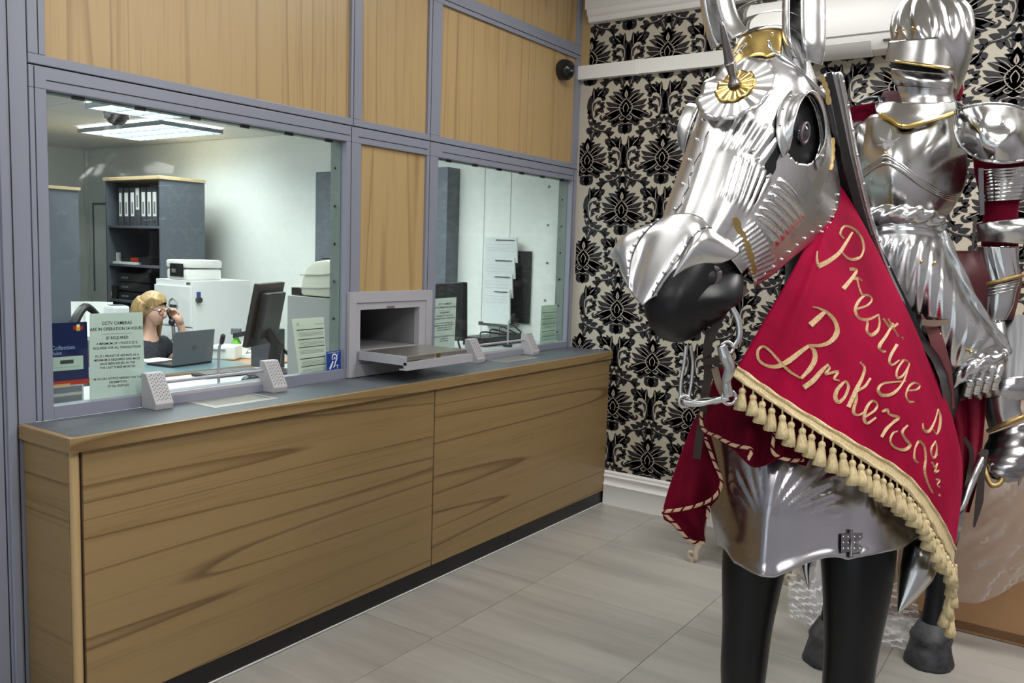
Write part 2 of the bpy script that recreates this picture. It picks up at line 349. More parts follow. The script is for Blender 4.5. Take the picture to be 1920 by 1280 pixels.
# ---- air conditioner
t = thing('air_conditioner', 'white wall-mounted air conditioner above the armoured horse', 'air conditioner', (1.2, 0, 2.67))
pr = [(0, 2.69), (-.10, 2.67), (-.165, 2.685), (-.205, 2.735), (-.215, 2.80), (-.21, 2.95), (-.19, 2.985), (0, 2.99)]
run_x(pr, .80, 1.66).build('body', 'plastic_white', t, smooth=True, bevel=.006)
run_x([(-.118, 2.669), (-.168, 2.682), (-.202, 2.728), (-.205, 2.724), (-.170, 2.676), (-.118, 2.662)], .84, 1.50).build('louvre_flap', mat('plastic_shade', (.62, .62, .60), .4), t, smooth=True)
MB().box(1.56, 1.60, -.209, -.19, 2.715, 2.723).build('indicator', 'black', t)
MB().box(.805, 1.655, -.2162, -.20, 2.758, 2.762).build('panel_joint', mat('joint_grey', (.3, .3, .3), .6), t)
# ---- damask print (flat print on the wallpaper)
def leaf2(a, b, w, bend=0., n=9):
    a = np.array(a, float); b = np.array(b, float); d = b-a; nrm = np.array([-d[1], d[0]]); nrm = nrm/(np.linalg.norm(nrm)+1e-9)
    top = []; bot = []
    for i in range(n):
        t = i/(n-1); c = a+d*t+nrm*bend*np.linalg.norm(d)*4*t*(1-t)
        h = w*.5*(math.sin(math.pi*min(1, t**.75*1.0)))**.8
        top.append(c+nrm*h); bot.append(c-nrm*h)
    return top+bot[::-1][1:-1]
def stroke2(P, ws, n=6):
    P = spline([np.array((*p, 0), float) for p in P], n); k = len(P); w = np.interp(np.linspace(0, 1, k), np.linspace(0, 1, len(ws)), ws)
    L, Rr = [], []
    for i in range(k):
        t = P[min(i+1, k-1)]-P[max(i-1, 0)]; t = t/(np.linalg.norm(t)+1e-9); nn = np.array([-t[1], t[0], 0])
        L.append((P[i]+nn*w[i]/2)[:2]); Rr.append((P[i]-nn*w[i]/2)[:2])
    return L, Rr
def ell2(cx, cy, rx, ry, n=20): return [(cx+rx*math.cos(2*math.pi*i/n), cy+ry*math.sin(2*math.pi*i/n)) for i in range(n)]
# motif drawn in a unit cell; x right, y down, centre (400, 250)
dk = []; lt = []                                         # dark polygons / dark strokes, light strokes (right half, mirrored)
D = lambda *a: dk.append(('l',)+a)
D((400, 200), (400, 72), 52, 0)
for a, b, w, bd in [((408, 185), (452, 112), 40, -.15), ((425, 215), (508, 128), 46, -.12), ((440, 235), (540, 160), 46, -.1), ((450, 252), (560, 205), 44, .08), ((450, 268), (556, 252), 40, .12),
                    ((445, 290), (582, 330), 66, .10), ((438, 305), (545, 372), 58, .16), ((425, 320), (500, 398), 44, .2), ((430, 300), (566, 300), 40, .1), ((418, 240), (480, 190), 60, 0)]: D(a, b, w, bd)
dk.append(('p', ell2(400, 272, 58, 84)))
dk.append(('s', [(548, 340), (580, 352), (596, 330), (584, 310)], [26, 22, 15, 5]))
dk.append(('s', [(480, 370), (498, 398), (478, 412), (462, 396)], [26, 24, 16, 6]))
D((400, 350), (400, 396), 60, 0); D((402, 400), (460, 408), 26, .12); D((400, 400), (400, 488), 42, 0); D((404, 478), (448, 406), 34, .14)
# big C scroll between the columns (centre line of gap x = 545)
dk.append(('s', [(628, 380), (668, 322), (684, 240), (668, 168), (625, 142), (590, 160)], [5, 22, 42, 44, 34, 10]))
for a, b, w, bd in [((655, 185), (660, 75), 36, -.05), ((640, 175), (615, 72), 36, .1), ((620, 165), (570, 95), 44, .12), ((600, 172), (548, 130), 44, .15), ((595, 180), (556, 180), 36, .1),
                    ((650, 280), (612, 190), 26, .22), ((640, 310), (588, 250), 28, .15), ((606, 235), (566, 205), 30, 0), ((600, 250), (560, 245), 34, .1), ((612, 262), (572, 296), 34, .1), ((622, 225), (600, 185), 24, 0),
                    ((645, 330), (600, 300), 22, .2)]: D(a, b, w, bd)
# leafy branch linking the scrolls
dk.append(('s', [(690, 350), (668, 400), (622, 440), (560, 452), (520, 500), (505, 560)], [10, 16, 20, 20, 16, 6]))
for a, b, w, bd in [((680, 345), (690, 300), 30, 0), ((668, 395), (625, 352), 36, .1), ((640, 420), (585, 372), 38, .1), ((610, 440), (545, 402), 40, .08), ((665, 410), (690, 470), 44, -.12), ((625, 445), (664, 512), 52, -.18), ((590, 452), (612, 505), 36, -.2),
                    ((545, 465), (500, 420), 36, .05), ((530, 490), (478, 462), 34, .1), ((520, 510), (540, 565), 34, -.12), ((508, 540), (470, 520), 30, .1)]: D(a, b, w, bd)
dk.append(('s', [(650, 500), (668, 530), (650, 548), (632, 536)], [26, 22, 16, 8])); D((690, 300), (690, 262), 26, 0)
lt += [([(400, 190), (362, 232), (350, 272), (372, 320), (398, 345)], [5, 7, 7, 6, 4]), ([(400, 222), (380, 262), (388, 300)], [5, 6, 4]), ([(400, 120), (392, 160), (400, 185)], [6, 12, 4]), ([(372, 330), (352, 348), (372, 366), (392, 352)], [5, 7, 7, 5]),
       ([(430, 270), (500, 292), (566, 330)], [3, 7, 3]), ([(428, 300), (470, 340), (520, 366)], [3, 7, 3]), ([(440, 262), (500, 256), (545, 250)], [3, 6, 2]), ([(432, 245), (490, 220), (545, 205)], [3, 6, 2]), ([(424, 230), (470, 190), (520, 160)], [3, 6, 2]), ([(415, 215), (450, 170), (490, 140)], [3, 6, 2]),
       ([(655, 300), (664, 240), (652, 195), (620, 180), (600, 190)], [4, 7, 7, 6, 3]), ([(640, 320), (646, 250), (630, 210)], [3, 6, 4]), ([(670, 395), (620, 430), (560, 446)], [3, 6, 4]), ([(625, 150), (600, 120), (580, 100)], [4, 6, 2]), ([(655, 180), (655, 130), (658, 95)], [4, 6, 2]),
       ([(400, 420), (400, 470)], [6, 3]), ([(640, 440), (655, 470), (660, 500)], [3, 6, 2])]
SXm, SZm = .262/290, .327/440
def motif_polys(light):
    out = []
    for sg in (1, -1):
        mp = lambda p: ((p[0]-400)*SXm*sg, -(p[1]-250)*SZm)
        if not light:
            for e in dk:
                if e[0] == 'l': out.append([mp(p) for p in leaf2(e[1], e[2], e[3]*1.15, e[4])])
                elif e[0] == 'p': out.append([mp(p) for p in e[1]])
                else:
                    L, Rr = stroke2(e[1], [x*1.12 for x in e[2]]); 
                    for i in range(len(L)-1): out.append([mp(L[i]), mp(L[i+1]), mp(Rr[i+1]), mp(Rr[i])])
        else:
            for P, w in lt:
                L, Rr = stroke2(P, w, 4)
                for i in range(len(L)-1): out.append([mp(L[i]), mp(L[i+1]), mp(Rr[i+1]), mp(Rr[i])])
    return out
def clip_half(poly, ax, val, keep_greater):
    out = []
    for i in range(len(poly)):
        a, b = poly[i], poly[(i+1) % len(poly)]; ia = (a[ax] > val) == keep_greater; ib = (b[ax] > val) == keep_greater
        if ia: out.append(a)
        if ia != ib:
            t = (val-a[ax])/(b[ax]-a[ax]); out.append((a[0]+(b[0]-a[0])*t, a[1]+(b[1]-a[1])*t))
    return out
for light, y, mname, nm in ((False, -.0004, 'damask', 'damask_print'), (True, -.0008, 'damask_line', 'damask_line_print')):
    polys = motif_polys(light); m = MB()
    for i in range(-1, 20):
        for j in range(-1, 12):
            cx = .034+.262*i; cz = 1.911+.3135*(2*(j-5)+(i % 2))
            if not (-.5 < cx < ROOM_X+.2 and -.3 < cz < 3.4): continue
            for p in polys:
                q = [(cx+a, cz+b) for a, b in p]
                for ax, val, kg in ((0, -.285, True), (0, ROOM_X-.002, False), (1, .215, True), (1, 3.065, False)):
                    if q: q = clip_half(q, ax, val, kg)
                if len(q) >= 3: m.v += [(a, y-.000002*len(m.f)*0, b) for a, b in q]; m.f.append(tuple(range(len(m.v)-len(q), len(m.v))))
    me = bpy.data.meshes.new(nm); me.from_pydata(m.v, [], m.f); me.materials.append(MATS[mname])
    o = bpy.data.objects.new(nm, me); COL.objects.link(o); o.parent = wb; o['kind'] = 'stuff'
# ================================================================== PARTITION with windows
PX = -.296
pt = thing('partition', None, None, (PX, -1.8, 1), kind='structure'); pt['label'] = 'grey framed partition with oak veneer panels above the counter'
def bar(y0, y1, z0, z1, x0=-.36, x1=PX, name='frame_rail', bev=.003): return MB().box(x0, x1, y0, y1, z0, z1).build(name, 'frame', pt, bevel=bev)
YL, Y1, Y2, Y3, Y4, YR = -3.44, -2.053, -1.959, -1.494, -1.405, 0.
# rails (a recessed dark gap separates the stacked frames)
MB().box(-.37, -.325, YL, -.003, 1.0, 3.345).box(-.37, -.325, YL, -.003, 2.08, 2.2) if False else None
bar(YL, -.003, 2.158, 2.189); bar(YL, -.003, 2.083, 2.1535); bar(YL, -.003, 2.845, 2.868); bar(YL, -.003, 2.8715, 2.93)
MB().box(-.36, -.305, YL, -.003, 2.15, 2.16).box(-.36, -.305, YL, -.003, 2.865, 2.875).build('shadow_gap', 'seam', pt)
for nm_, y0, y1 in (('p', YL, -3.385), ('p', Y1+.025, Y2), ('p', Y3, Y4+.01), ('p', -.06, -.003)):
    bar(y0, y1, 2.189, 2.845, name='frame_post'); bar(y0, y1, 2.93, 3.345, name='frame_post')
# thin glazing beads / grooves on the face of rails and posts
for z, y0, y1 in ((2.112, -3.385, Y1+.02), (2.112, Y2-.02, Y3), (2.112, Y4+.03, -.06)): MB().box(PX-.004, PX+.0008, y0, y1, z-.0018, z+.0018).build('groove', 'seam', pt)
for y, z0, z1 in ((-3.408, 2.19, 2.845), (-2.013, 2.16, 3.34), (-1.474, 2.16, 3.34), (-1.474, 1.0, 2.15), (-3.4235, 1.0, 2.15), (-2.0235, 1.0, 2.15), (-.045, 1.0, 2.15)): MB().box(PX-.004, PX+.0008, y-.0015, y+.0015, z0, z1).build('groove', 'seam', pt)
for y0, y1 in ((YL, -3.385), (Y1, Y2), (Y3, Y4), (-.06, -.003)): bar(y0, y1, 1.0, 2.083, name='frame_post')
for y0, y1, z0, z1 in ((-3.385, Y1+.025, 2.189, 2.845), (Y2, Y3, 2.189, 2.845), (Y4+.01, -.06, 2.189, 2.845), (-3.385, Y1+.025, 2.93, 3.345), (Y2, Y3, 2.93, 3.345), (Y4+.01, -.06, 2.93, 3.345), (Y2, Y3, 1.395, 2.083)):
    MB().box(-.345, -.312, y0, y1, z0, z1).build('oak_panel', 'oak_v', pt)
# oak infill behind hatch
MB().box(-.345, -.315, Y2, Y3, 1.0, 1.02).build('frame_rail', 'frame', pt)
# left pier of the partition, reaching the floor
pier = MB().box(-.50, PX-.004, -4.55, YL-.003, 0, ROOM_Z).build('wall_pier', 'frame', kind='structure', label='grey painted pier at the left end of the counter')
for y in (-3.5, -3.545, -3.60): MB().box(PX-.012, PX-.0036, y-.002, y+.002, 0, ROOM_Z).build('groove', 'seam', pier)
MB().box(PX-.0045, PX+.008, -3.536, -3.51, 0, ROOM_Z).build('cover_strip', 'frame', pier, bevel=.003)
MB().box(-.40, -.30, YL, -.003, .0, .95).build('wall_low', 'frame', kind='structure')
GX = -.318
for n, (y0, y1, z0, z1, lab) in enumerate(((-3.385, Y1, 1.045, 2.083, 'large counter window in front of the office desk'), (Y4, -.06, 1.04, 2.083, 'smaller counter window beside the damask wall'))):
    w = thing('window_%d' % (n+1), None, None, (PX, y0, z0), kind='structure'); w['label'] = lab
    MB().box(PX-.045, PX, y0, y1, 1.0, z0).build('sill_rail', 'frame', w, bevel=.002)
    MB().box(GX-.010, GX, y0-.01, y1+.01, z0-.02, z1+.02).build('pane', 'glass', w)
    MB().box(GX-.075, GX-.012, y1-.004, y1+.012, z0, z1).build('side_bracket', 'bracket', w)
    MB().box(GX-.05, GX-.012, y0, y1, z1-.004, z1+.01).build('top_bracket', 'bracket', w)
    for k in range(6): MB().ball((GX-.045, y1-.006, z0+.06+k*.172), .006, 8, 5).build('screw', 'screw', w)
    for k in range(6): MB().box(GX-.014, GX-.004, y0+.12+k*(y1-y0-.2)/5-.02, y0+.12+k*(y1-y0-.2)/5+.02, z1-.012, z1+.004).build('clip', 'screw', w)
# ================================================================== COUNTER
ct = thing('counter', 'long oak veneer counter with dark plinth under the windows', 'counter', (-.15, -1.75, 0))
LE = -3.503
MB().box(-.29, -.012, -3.47, -.004, .083, .953).build('carcass', 'seam', ct)
MB().box(-.014, 0, -1.744, -.004, .086, .952).build('front_panel', 'oak_h', ct, bevel=.001)
MB().box(-.014, 0, -3.452, -1.752, .086, .952).build('front_panel', 'oak_h', ct, bevel=.001)
oak_x = wood('oak_x', 0, (.28, .185, .08), (.17, .10, .04), (.70, .66, .60))
MB().box(-.294, -.022, -3.488, -3.47, .0, .952).build('end_panel', 'oak_x', ct, bevel=.001)
m = MB(); m.tube([(-.015, -3.472, 0), (-.015, -3.472, .952)], .015, 16); m.build('corner_post', 'oak_v', ct, smooth=True)
for a, b in ((-3.45, -1.086), (-1.083, -.004)): MB().box(-.03, -.008, a, b, 0, .084).build('plinth_board', 'plinth', ct, bevel=.001)
MB().box(-.008, -.002, -3.45, -.004, .0, .004).build('sealant_bead', 'white_paint', ct)
wt = thing('worktop', 'dark grey laminate worktop with oak lipping on the counter', 'worktop', (-.15, -1.75, .954))
MB().box(-.294, .001, LE+.024, -.003, .954, 1.0).build('slab', 'laminate', wt)
MB().box(.001, .0224, LE, -.003, .954, 1.0).build('front_lipping', 'oak_h', wt, bevel=.0015)
MB().box(-.294, .001, LE, LE+.0235, .954, 1.0).build('end_lipping', 'oak_x', wt, bevel=.0015)
# deal trays let into the worktop
for y0, y1, x0, x1, lab in ((-2.90, -2.60, -.275, -.095, 'flat steel deal tray under the large window'), (-1.00, -.66, -.265, -.11, 'flat steel deal tray under the smaller window')):
    t = thing('deal_tray', lab, 'tray', ((x0+x1)/2, (y0+y1)/2, 1.0), group='deal trays in the worktop')
    MB().box(x0, x1, y0, y1, .9985, 1.0015).build('rim', 'steel_satin', t, bevel=.0006)
    m = MB()
    for k in range(24): m.box(x0+.03, x1-.04, y0+.03+k*(y1-y0-.07)/23, y0+.036+k*(y1-y0-.07)/23, 1.0015, 1.003)
    m.build('ribbed_plate', 'steel_satin', t)
    MB().box(x0+.02, x1-.03, y1-.03, y1-.024, 1.0015, 1.0022).build('slot', 'black', t)
# speech units: two perforated loudspeaker blocks joined by a bar
def speech_unit(ya, yb, lab):
    t = thing('speech_unit', lab, 'intercom', (-.25, (ya+yb)/2, 1.0), group='speech units on the counter')
    for y0 in (ya, yb):
        prof_ = [(-.292, 1.0), (-.205, 1.0), (-.200, 1.022), (-.262, 1.128), (-.292, 1.128)]
        s_ = MB().prism([(x, y0, z) for x, z in prof_], (0, .072, 0)).build('speaker_block', 'plastic_grey', t, bevel=.003)
        m = MB(); n = np.array((.863, 0, .505))
        for i in range(8):
            for j in range(7):
                c = np.array((-.2035, y0+.010+j*.0087, 1.030))+np.array((-.062, 0, .106))*(i+.5+(j % 2)*.35)/9
                m.cyl(c-n*.001, c+n*.0012, .0023, n=6)
        m.build('perforation', 'perf', s_)['kind'] = 'stuff'
    MB().cyl((-.27, ya+.07, 1.088), (-.27, yb, 1.088), .0065, n=10).build('bar', 'alu', t, smooth=True)
    MB().box(-.293, -.268, ya+.07, yb, 1.0, 1.03).build('channel', 'frame', t, bevel=.002)
    MB().box(-.290, -.272, ya+.07, yb, 1.03, 1.045).build('lip', 'alu', t, bevel=.002)
speech_unit(-3.072, -2.54, 'grey speech unit with two perforated speaker blocks under the large window')
speech_unit(-1.15, -.60, 'grey speech unit with two perforated speaker blocks under the smaller window')
# parcel hatch
t = thing('parcel_hatch', 'grey metal parcel hatch with its flap folded down', 'hatch', (-.28, -1.745, 1.004))
hy0, hy1, hz0, hz1 = -2.040, -1.452, 1.003, 1.402
oy0, oy1, oz0, oz1 = -1.965, -1.545, 1.125, 1.318
m = MB()
for y0, y1, z0, z1 in ((hy0, hy1, hz1-.05, hz1), (hy0, hy1, hz0, hz0+.06), (hy0, hy0+.045, hz0+.06, hz1-.05), (hy1-.045, hy1, hz0+.06, hz1-.05)): m.box(-.318, -.276, y0, y1, z0, z1)
m.build('outer_frame', 'alu', t, bevel=.002)
m = MB()
for y0, y1, z0, z1 in ((hy0+.045, hy1-.045, oz1, hz1-.05), (hy0+.045, hy1-.045, hz0+.06, oz0), (hy0+.045, oy0, oz0, oz1), (oy1, hy1-.045, oz0, oz1)): m.box(-.318, -.283, y0, y1, z0, z1)
m.build('inner_frame', 'alu', t, bevel=.0015)
m = MB()
m.box(-.74, -.318, oy0-.004, oy0, oz0-.003, oz1+.003).box(-.74, -.318, oy1, oy1+.004, oz0-.003, oz1+.003).box(-.74, -.318, oy0, oy1, oz1, oz1+.004).box(-.74, -.318, oy0, oy1, oz0-.004, oz0).box(-.744, -.74, oy0, oy1, oz0, oz1)
m.build('chamber', mat('hatch_inside', (.20, .20, .21), .5), t)
m = MB(); m.box(-.76, -.38, -1.992, -1.985, .92, 1.36).box(-.76, -.38, -1.50, -1.493, .92, 1.36).box(-.76, -.38, -1.985, -1.50, 1.352, 1.36).box(-.76, -.753, -1.985, -1.50, .92, 1.352)
m.build('casing', mat('casing', (.30, .31, .31), .5), t)
MB().box(-.284, -.280, -1.79, -1.735, oz1+.001, oz1+.013).build('catch_plate', 'steel_satin', t)
fp = MB().box(-.285, .005, oy0-.01, oy1+.03, 1.104, 1.124).build('flap', 'steel_satin', t, bevel=.002)
MB().box(-.275, .02, oy0-.016, oy0-.01, 1.085, 1.128).box(.005, .02, oy0-.016, oy1+.06, 1.068, 1.100).box(-.02, .02, oy0-.016, oy1+.06, 1.062, 1.069).build('flap_edge', 'alu', fp, bevel=.001)
MB().box(.004, .009, -1.755, -1.725, 1.103, 1.124).build('lock', 'brass', fp)
# dome camera on the corner post
def dome_camera(c, axis, r, label):
    c = np.array(c, float); a = np.array(axis, float); t = thing('dome_camera', label, 'camera', c)
    m = MB(); m.tube([c, c+a*r*.35, c+a*r*.75], [r, r*1.02, r*.95], 24); m.build('base', 'black', t, smooth=True)
    m = MB(); P = [c+a*(r*.70+r*.62*math.sin(i/7*math.pi/2)) for i in range(8)]; m.tube(P, [r*.8*math.cos(i/7*math.pi/2)+.0005 for i in range(8)], 24); m.build('dome', 'black_gloss', t, smooth='all')
    P = c+a*r*1.32; m = MB(); m.ball(P, r*.16, 10, 6); m.build('lens', 'steel_dark', t, smooth='all')
dome_camera((PX, -.225, 2.745), (.92, -.30, -.24), .062, 'black dome security camera on the corner post above the panel')
dome_camera((-3.25, -1.40, 2.522), (0, 0, -1), .085, 'black dome security camera hanging from the office ceiling')
# ================================================================== OFFICE BEHIND THE GLASS
mat('cup_grey', (.105, .12, .145), .55); mat('cup_in', (.06, .065, .08), .6); mat('light_oak', (.55, .42, .24), .5); mat('cab_white', (.70, .72, .72), .4); mat('desk_teal', (.11, .17, .19), .35)
mat('notice', (.60, .69, .645), .6); mat('paper_white', (.82, .83, .80), .6); mat('ink', (.03, .035, .035), .7); mat('ink_grey', (.20, .22, .22), .7)
mat('blue', (.01, .045, .25), .4); mat('navy', (.008, .016, .085), .35); mat('red', (.45, .03, .01), .4); mat('yellow', (.7, .4, .02), .5)
mat('pale_print', (.45, .58, .50), .6); mat('blue_text', (.25, .38, .62), .6); mat('lap_grey', (.12, .125, .14), .35); mat('beige', (.58, .58, .50), .45); mat('green', (.15, .50, .06), .4)
IW = .92
t = thing('inner_worktop', 'pale inner cashier worktop behind the large window', 'worktop', (-.8, -3, 0))
MB().box(-1.32, -.405, -3.43, -1.998, IW-.04, IW).build('top', mat('worktop_pale', (.46, .49, .49), .35), t, bevel=.003); MB().box(-1.32, -.77, -1.997, -1.495, IW-.04, IW).build('top', 'worktop_pale', t)
MB().box(-1.30, -1.27, -3.43, -1.5, 0, IW-.04).build('modesty_panel', 'cup_grey', t)
t = thing('side_worktop', 'pale narrow shelf behind the smaller window', 'shelf', (-.6, -.7, 0))
MB().box(-1.15, -.405, -1.485, -.004, .98, 1.02).build('top', 'worktop_pale', t, bevel=.003)
MB().box(-1.12, -1.09, -1.48, -.004, 0, .98).build('support_panel', 'cup_grey', t)
def box_front(uL, uR, v, yf, ub):
    a, b = onp(uL, v, 1, yf), onp(uR, v, 1, yf); return a[0], b[0], (a[2]+b[2])/2, onp(ub, v, 0, b[0])[1]
# --- tall open cupboard with binders
x0, x1, zt, yb = box_front(197, 300, 337, -.70, 385); zt = 2.115; yb = -.28
t = thing('tall_cupboard', 'tall dark grey open cupboard with oak top and binders', 'cupboard', ((x0+x1)/2, -.5, 0))
MB().box(x1-.02, x1, -.70, yb, 0, zt).build('side', 'cup_grey', t); MB().box(x0, x0+.02, -.70, yb, 0, zt).build('side', 'cup_grey', t)
MB().box(x0+.02, x1-.02, yb-.015, yb, 0, zt).build('back', 'cup_in', t)
MB().box(x0-.015, x1+.015, -.715, yb, zt, zt+.028).build('top', 'light_oak', t, bevel=.003)
SH = [1.735, 1.405, 1.095, .62, .06]
for z in SH: MB().box(x0+.02, x1-.02, -.69, yb-.015, z-.02, z).build('shelf', 'cup_grey', t)
for k, (uc, up, z1) in enumerate(((228, 0, 0), (239, 0, .0), (250.5, 0, 0), (260, .035, 0), (271, 0, 0), (282, 0, 0), (292, 0, 0))):
    xc = onp(uc-2, 380, 1, -.66)[0]; ww = .036 if k else .03
    b = thing('ring_binder', 'dark ring binder with white spine label, number %s from the left on the top shelf' % ('one', 'two', 'three', 'four', 'five', 'six', 'seven')[k], 'binder', (xc, -.6, 1.735), group='ring binders on the cupboard shelf')
    MB().box(xc-ww, xc+ww, -.66, -.37, 1.735, 2.055).build('cover', 'cup_in', b, bevel=.003)
    zz = 1.815+up*1.6
    MB().box(xc-ww+.012, xc+ww-.012, -.6625, -.66, zz, min(zz+.20, 2.05)).build('spine_label', 'paper_white', b)
    MB().box(xc-.012, xc+.012, -.6632, -.6625, zz+.02, zz+.12).build('label_text', 'ink_grey', b)
    m = MB(); m.tube([(xc+.011*math.cos(a), -.662, 1.775+.011*math.sin(a)) for a in np.linspace(0, 2*math.pi, 13)], .002, 5); m.build('finger_ring', 'steel_dark', b)
# things on the lower shelves
sx = lambda u: onp(u, 500, 1, -.6)[0]
m = MB(); m.cyl((sx(218), -.6, 1.405), (sx(218), -.6, 1.50), .045); m.build('white_tub', 'plastic_white', label='small white tub on the middle cupboard shelf', cat='tub', smooth=True)
MB().box(sx(228), sx(272), -.68, -.42, 1.405, 1.425).build('paper_stack', 'paper_white', label='low pile of white papers on the middle shelf', cat='papers')
t = thing('desk_tray', 'black letter tray with red stickers on the shelf papers', 'tray', (sx(262), -.55, 1.425))
MB().box(sx(240), sx(290), -.66, -.42, 1.425, 1.468).build('tray', 'black', t); MB().box(sx(258), sx(272), -.664, -.66, 1.432, 1.462).build('sticker', 'red', t)
t = thing('cash_terminal', 'black box with yellow sticker on the lower cupboard shelf', 'box', (sx(225), -.55, 1.095)); MB().box(sx(216), sx(232), -.67, -.4, 1.095, 1.21).build('case', 'black', t); MB().box(sx(218), sx(223), -.674, -.67, 1.12, 1.16).build('sticker', 'yellow', t)
t = thing('video_recorder', 'stacked black recorder boxes on the lower cupboard shelf', 'recorder', (sx(258), -.55, 1.095))
for z in (1.095, 1.175, 1.255): MB().box(sx(234), sx(292), -.66, -.36, z, z+.07).build('unit', 'black', t, bevel=.004); MB().box(sx(240), sx(252), -.664, -.66, z+.025, z+.04).build('front_label', 'ink_grey', t)
# second cupboard at the left edge of the window
t = thing('cupboard', 'dark grey cupboard with oak top seen at the window left edge', 'cupboard', (-4.6, -1.35, 0))
MB().box(-5.02, -4.22, -1.58, -1.16, 0, 1.99).build('body', 'cup_grey', t); MB().box(-5.03, -4.205, -1.60, -1.15, 1.99, 2.015).build('top', 'light_oak', t, bevel=.003)
# whiteboard on the far wall
P0, P1 = onp(175, 384, 1, -.03), onp(208, 548, 1, -.03)
t = thing('whiteboard', 'pale board with dark frame on wall behind tall cupboard', 'board', (P0[0], -.02, P1[2]))
MB().box(P0[0], P1[0]+.3, -.025, -.001, P1[2], P0[2]).build('panel', 'wall_paint', t); MB().box(P0[0]-.02, P0[0], -.03, -.001, P1[2], P0[2]+.02).box(P0[0], P1[0]+.3, -.03, -.001, P0[2], P0[2]+.02).build('frame', 'cup_grey', t)
P0 = onp(160, 300, 1, -.01); MB().box(P0[0]-.03, P0[0]+.03, -.03, -.001, .0, 2.52).build('trim_3', 'wall_paint', kind='structure')
# filing cabinet and cash box
yf = -.95
x0, x1, zt, yb = box_front(288, 357, 524, yf, 469)
t = thing('filing_cabinet', 'white metal filing cabinet behind the seated woman', 'cabinet', ((x0+x1)/2, (yf+yb)/2, 0))
MB().box(x0, x1, yf+.02, yb, 0, zt).build('body', 'cab_white', t, bevel=.004)
for k in range(4):
    z1 = zt-.045-k*.315
    d = MB().box(x0+.008, x1-.008, yf, yf+.02, z1-.305, z1).build('drawer', 'cab_white', t, bevel=.003)
    xc = (x0+x1)/2+.02; m = MB(); m.tube([(xc+.055*math.cos(a), yf-.002, z1-.15+.055*math.sin(a)) for a in np.linspace(0, 2*math.pi, 17)], .006, 6); m.build('handle_ring', mat('handle_grey', (.35, .37, .40), .4), d, smooth=True)
    MB().box(xc-.045, xc+.045, yf-.004, yf, z1-.165, z1-.145).build('handle', 'black', d)
MB().cyl((x1-.04, yf+.02, zt-.022), (x1-.04, yf-.002, zt-.022), .010).build('lock', 'steel_dark', t)
P = onp(371, 562, 0, x1); m = MB(); m.cyl((x1, P[1], P[2]), (x1+.03, P[1], P[2]), .022); kb = m.build('key_hook', 'black', label='dark hook with blue tag stuck to cabinet side', cat='hook'); MB().box(x1+.004, x1+.012, P[1]-.012, P[1]+.018, P[2]+.02, P[2]+.06).build('tag', 'blue', kb)
cx0, cx1 = onp(312, 505, 1, yf+.03)[0], onp(352, 505, 1, yf+.03)[0]+.0
t = thing('cash_box', 'white cash box with black keypad standing on filing cabinet', 'safe', ((x0+x1)/2, yf+.2, zt))
cyb = onp(416, 505, 0, cx1)[1]
MB().box(cx0, cx1, yf+.03, cyb, zt, zt+.085).build('base', 'plastic_white', t, bevel=.02, smooth=True); MB().box(cx0-.004, cx1+.004, yf+.026, cyb+.004, zt+.092, zt+.155).build('lid', 'plastic_white', t, bevel=.02, smooth=True)
MB().box(cx0+.06, cx1-.05, yf+.018, yf+.03, zt+.025, zt+.125).build('keypad', 'black_gloss', t, bevel=.004)
MB().box(cx0+.09, cx0+.14, yf+.014, yf+.018, zt+.055, zt+.085).build('key_knob', 'steel_satin', t)
# grey wall cupboard seen beside the post in both windows
t = thing('wall_cupboard', 'dark slate wall cupboard seen at both windows beside the middle post', 'cupboard', (-2, -.06, 1.1)); MB().box(-2.60, onp(838, 400, 1, -.14)[0], -.14, -.001, 1.04, 2.19).build('body', 'cup_grey', t, bevel=.004); MB().box(-2.052, -2.048, -.1425, -.14, 1.03, 2.18).build('door_gap', 'black', t)
# --- desk
DZ = .78
t = thing('office_desk', 'office desk with teal desk mat where the woman works', 'desk', (-2.55, -1.3, 0))
MB().box(-2.80, -2.20, -2.1, -.60, DZ-.028, DZ).build('desktop', mat('desk_wood', (.36, .21, .11), .45), t, bevel=.003); MB().box(-2.78, -2.205, -2.08, -1.05, DZ, DZ+.004).build('desk_mat', 'desk_teal', t)
for x, y in ((-2.76, -2.05), (-2.26, -2.05), (-2.76, -.66), (-2.26, -.66)): MB().box(x-.02, x+.02, y-.02, y+.02, 0, DZ-.028).build('leg', 'cup_grey', t)
D1 = DZ+.004
# laptop, its lid turned to the window
t = thing('laptop', 'open grey laptop on the desk, lid back toward window', 'laptop', (-2.45, -1.33, D1))
A, B = onp(322, 687, 2, D1+.01), onp(397, 677, 2, D1+.01); A[2] = B[2] = D1+.012
e = (B-A)/np.linalg.norm(B-A); back = np.array((-e[1], e[0], 0)); back = back if back[0] < 0 else -back
wv = (B-A)/2; hgt = .225
up = np.array((0, 0, 1.))*hgt*.5-back*hgt*.06
c = (A+B)/2+up; MB().obox(c, wv, up, -back*.004).build('lid', 'lap_grey', t, bevel=.002)
MB().obox((A+B)/2+back*.115-np.array((0, 0, .004)), wv, back*.115, (0, 0, .007)).build('base', 'black', t, bevel=.002)
MB().obox(c-back*.0085, e*.014, np.array((0, 0, .012)), -back*.0012).build('lid_badge', 'steel_dark', t)
for i in range(5): MB().obox((A+B)/2+back*(.04+.02*i)+np.array((0, 0, .0035)), wv*.88, back*.008, (0, 0, .0012)).build('key_row', 'cup_in', t)
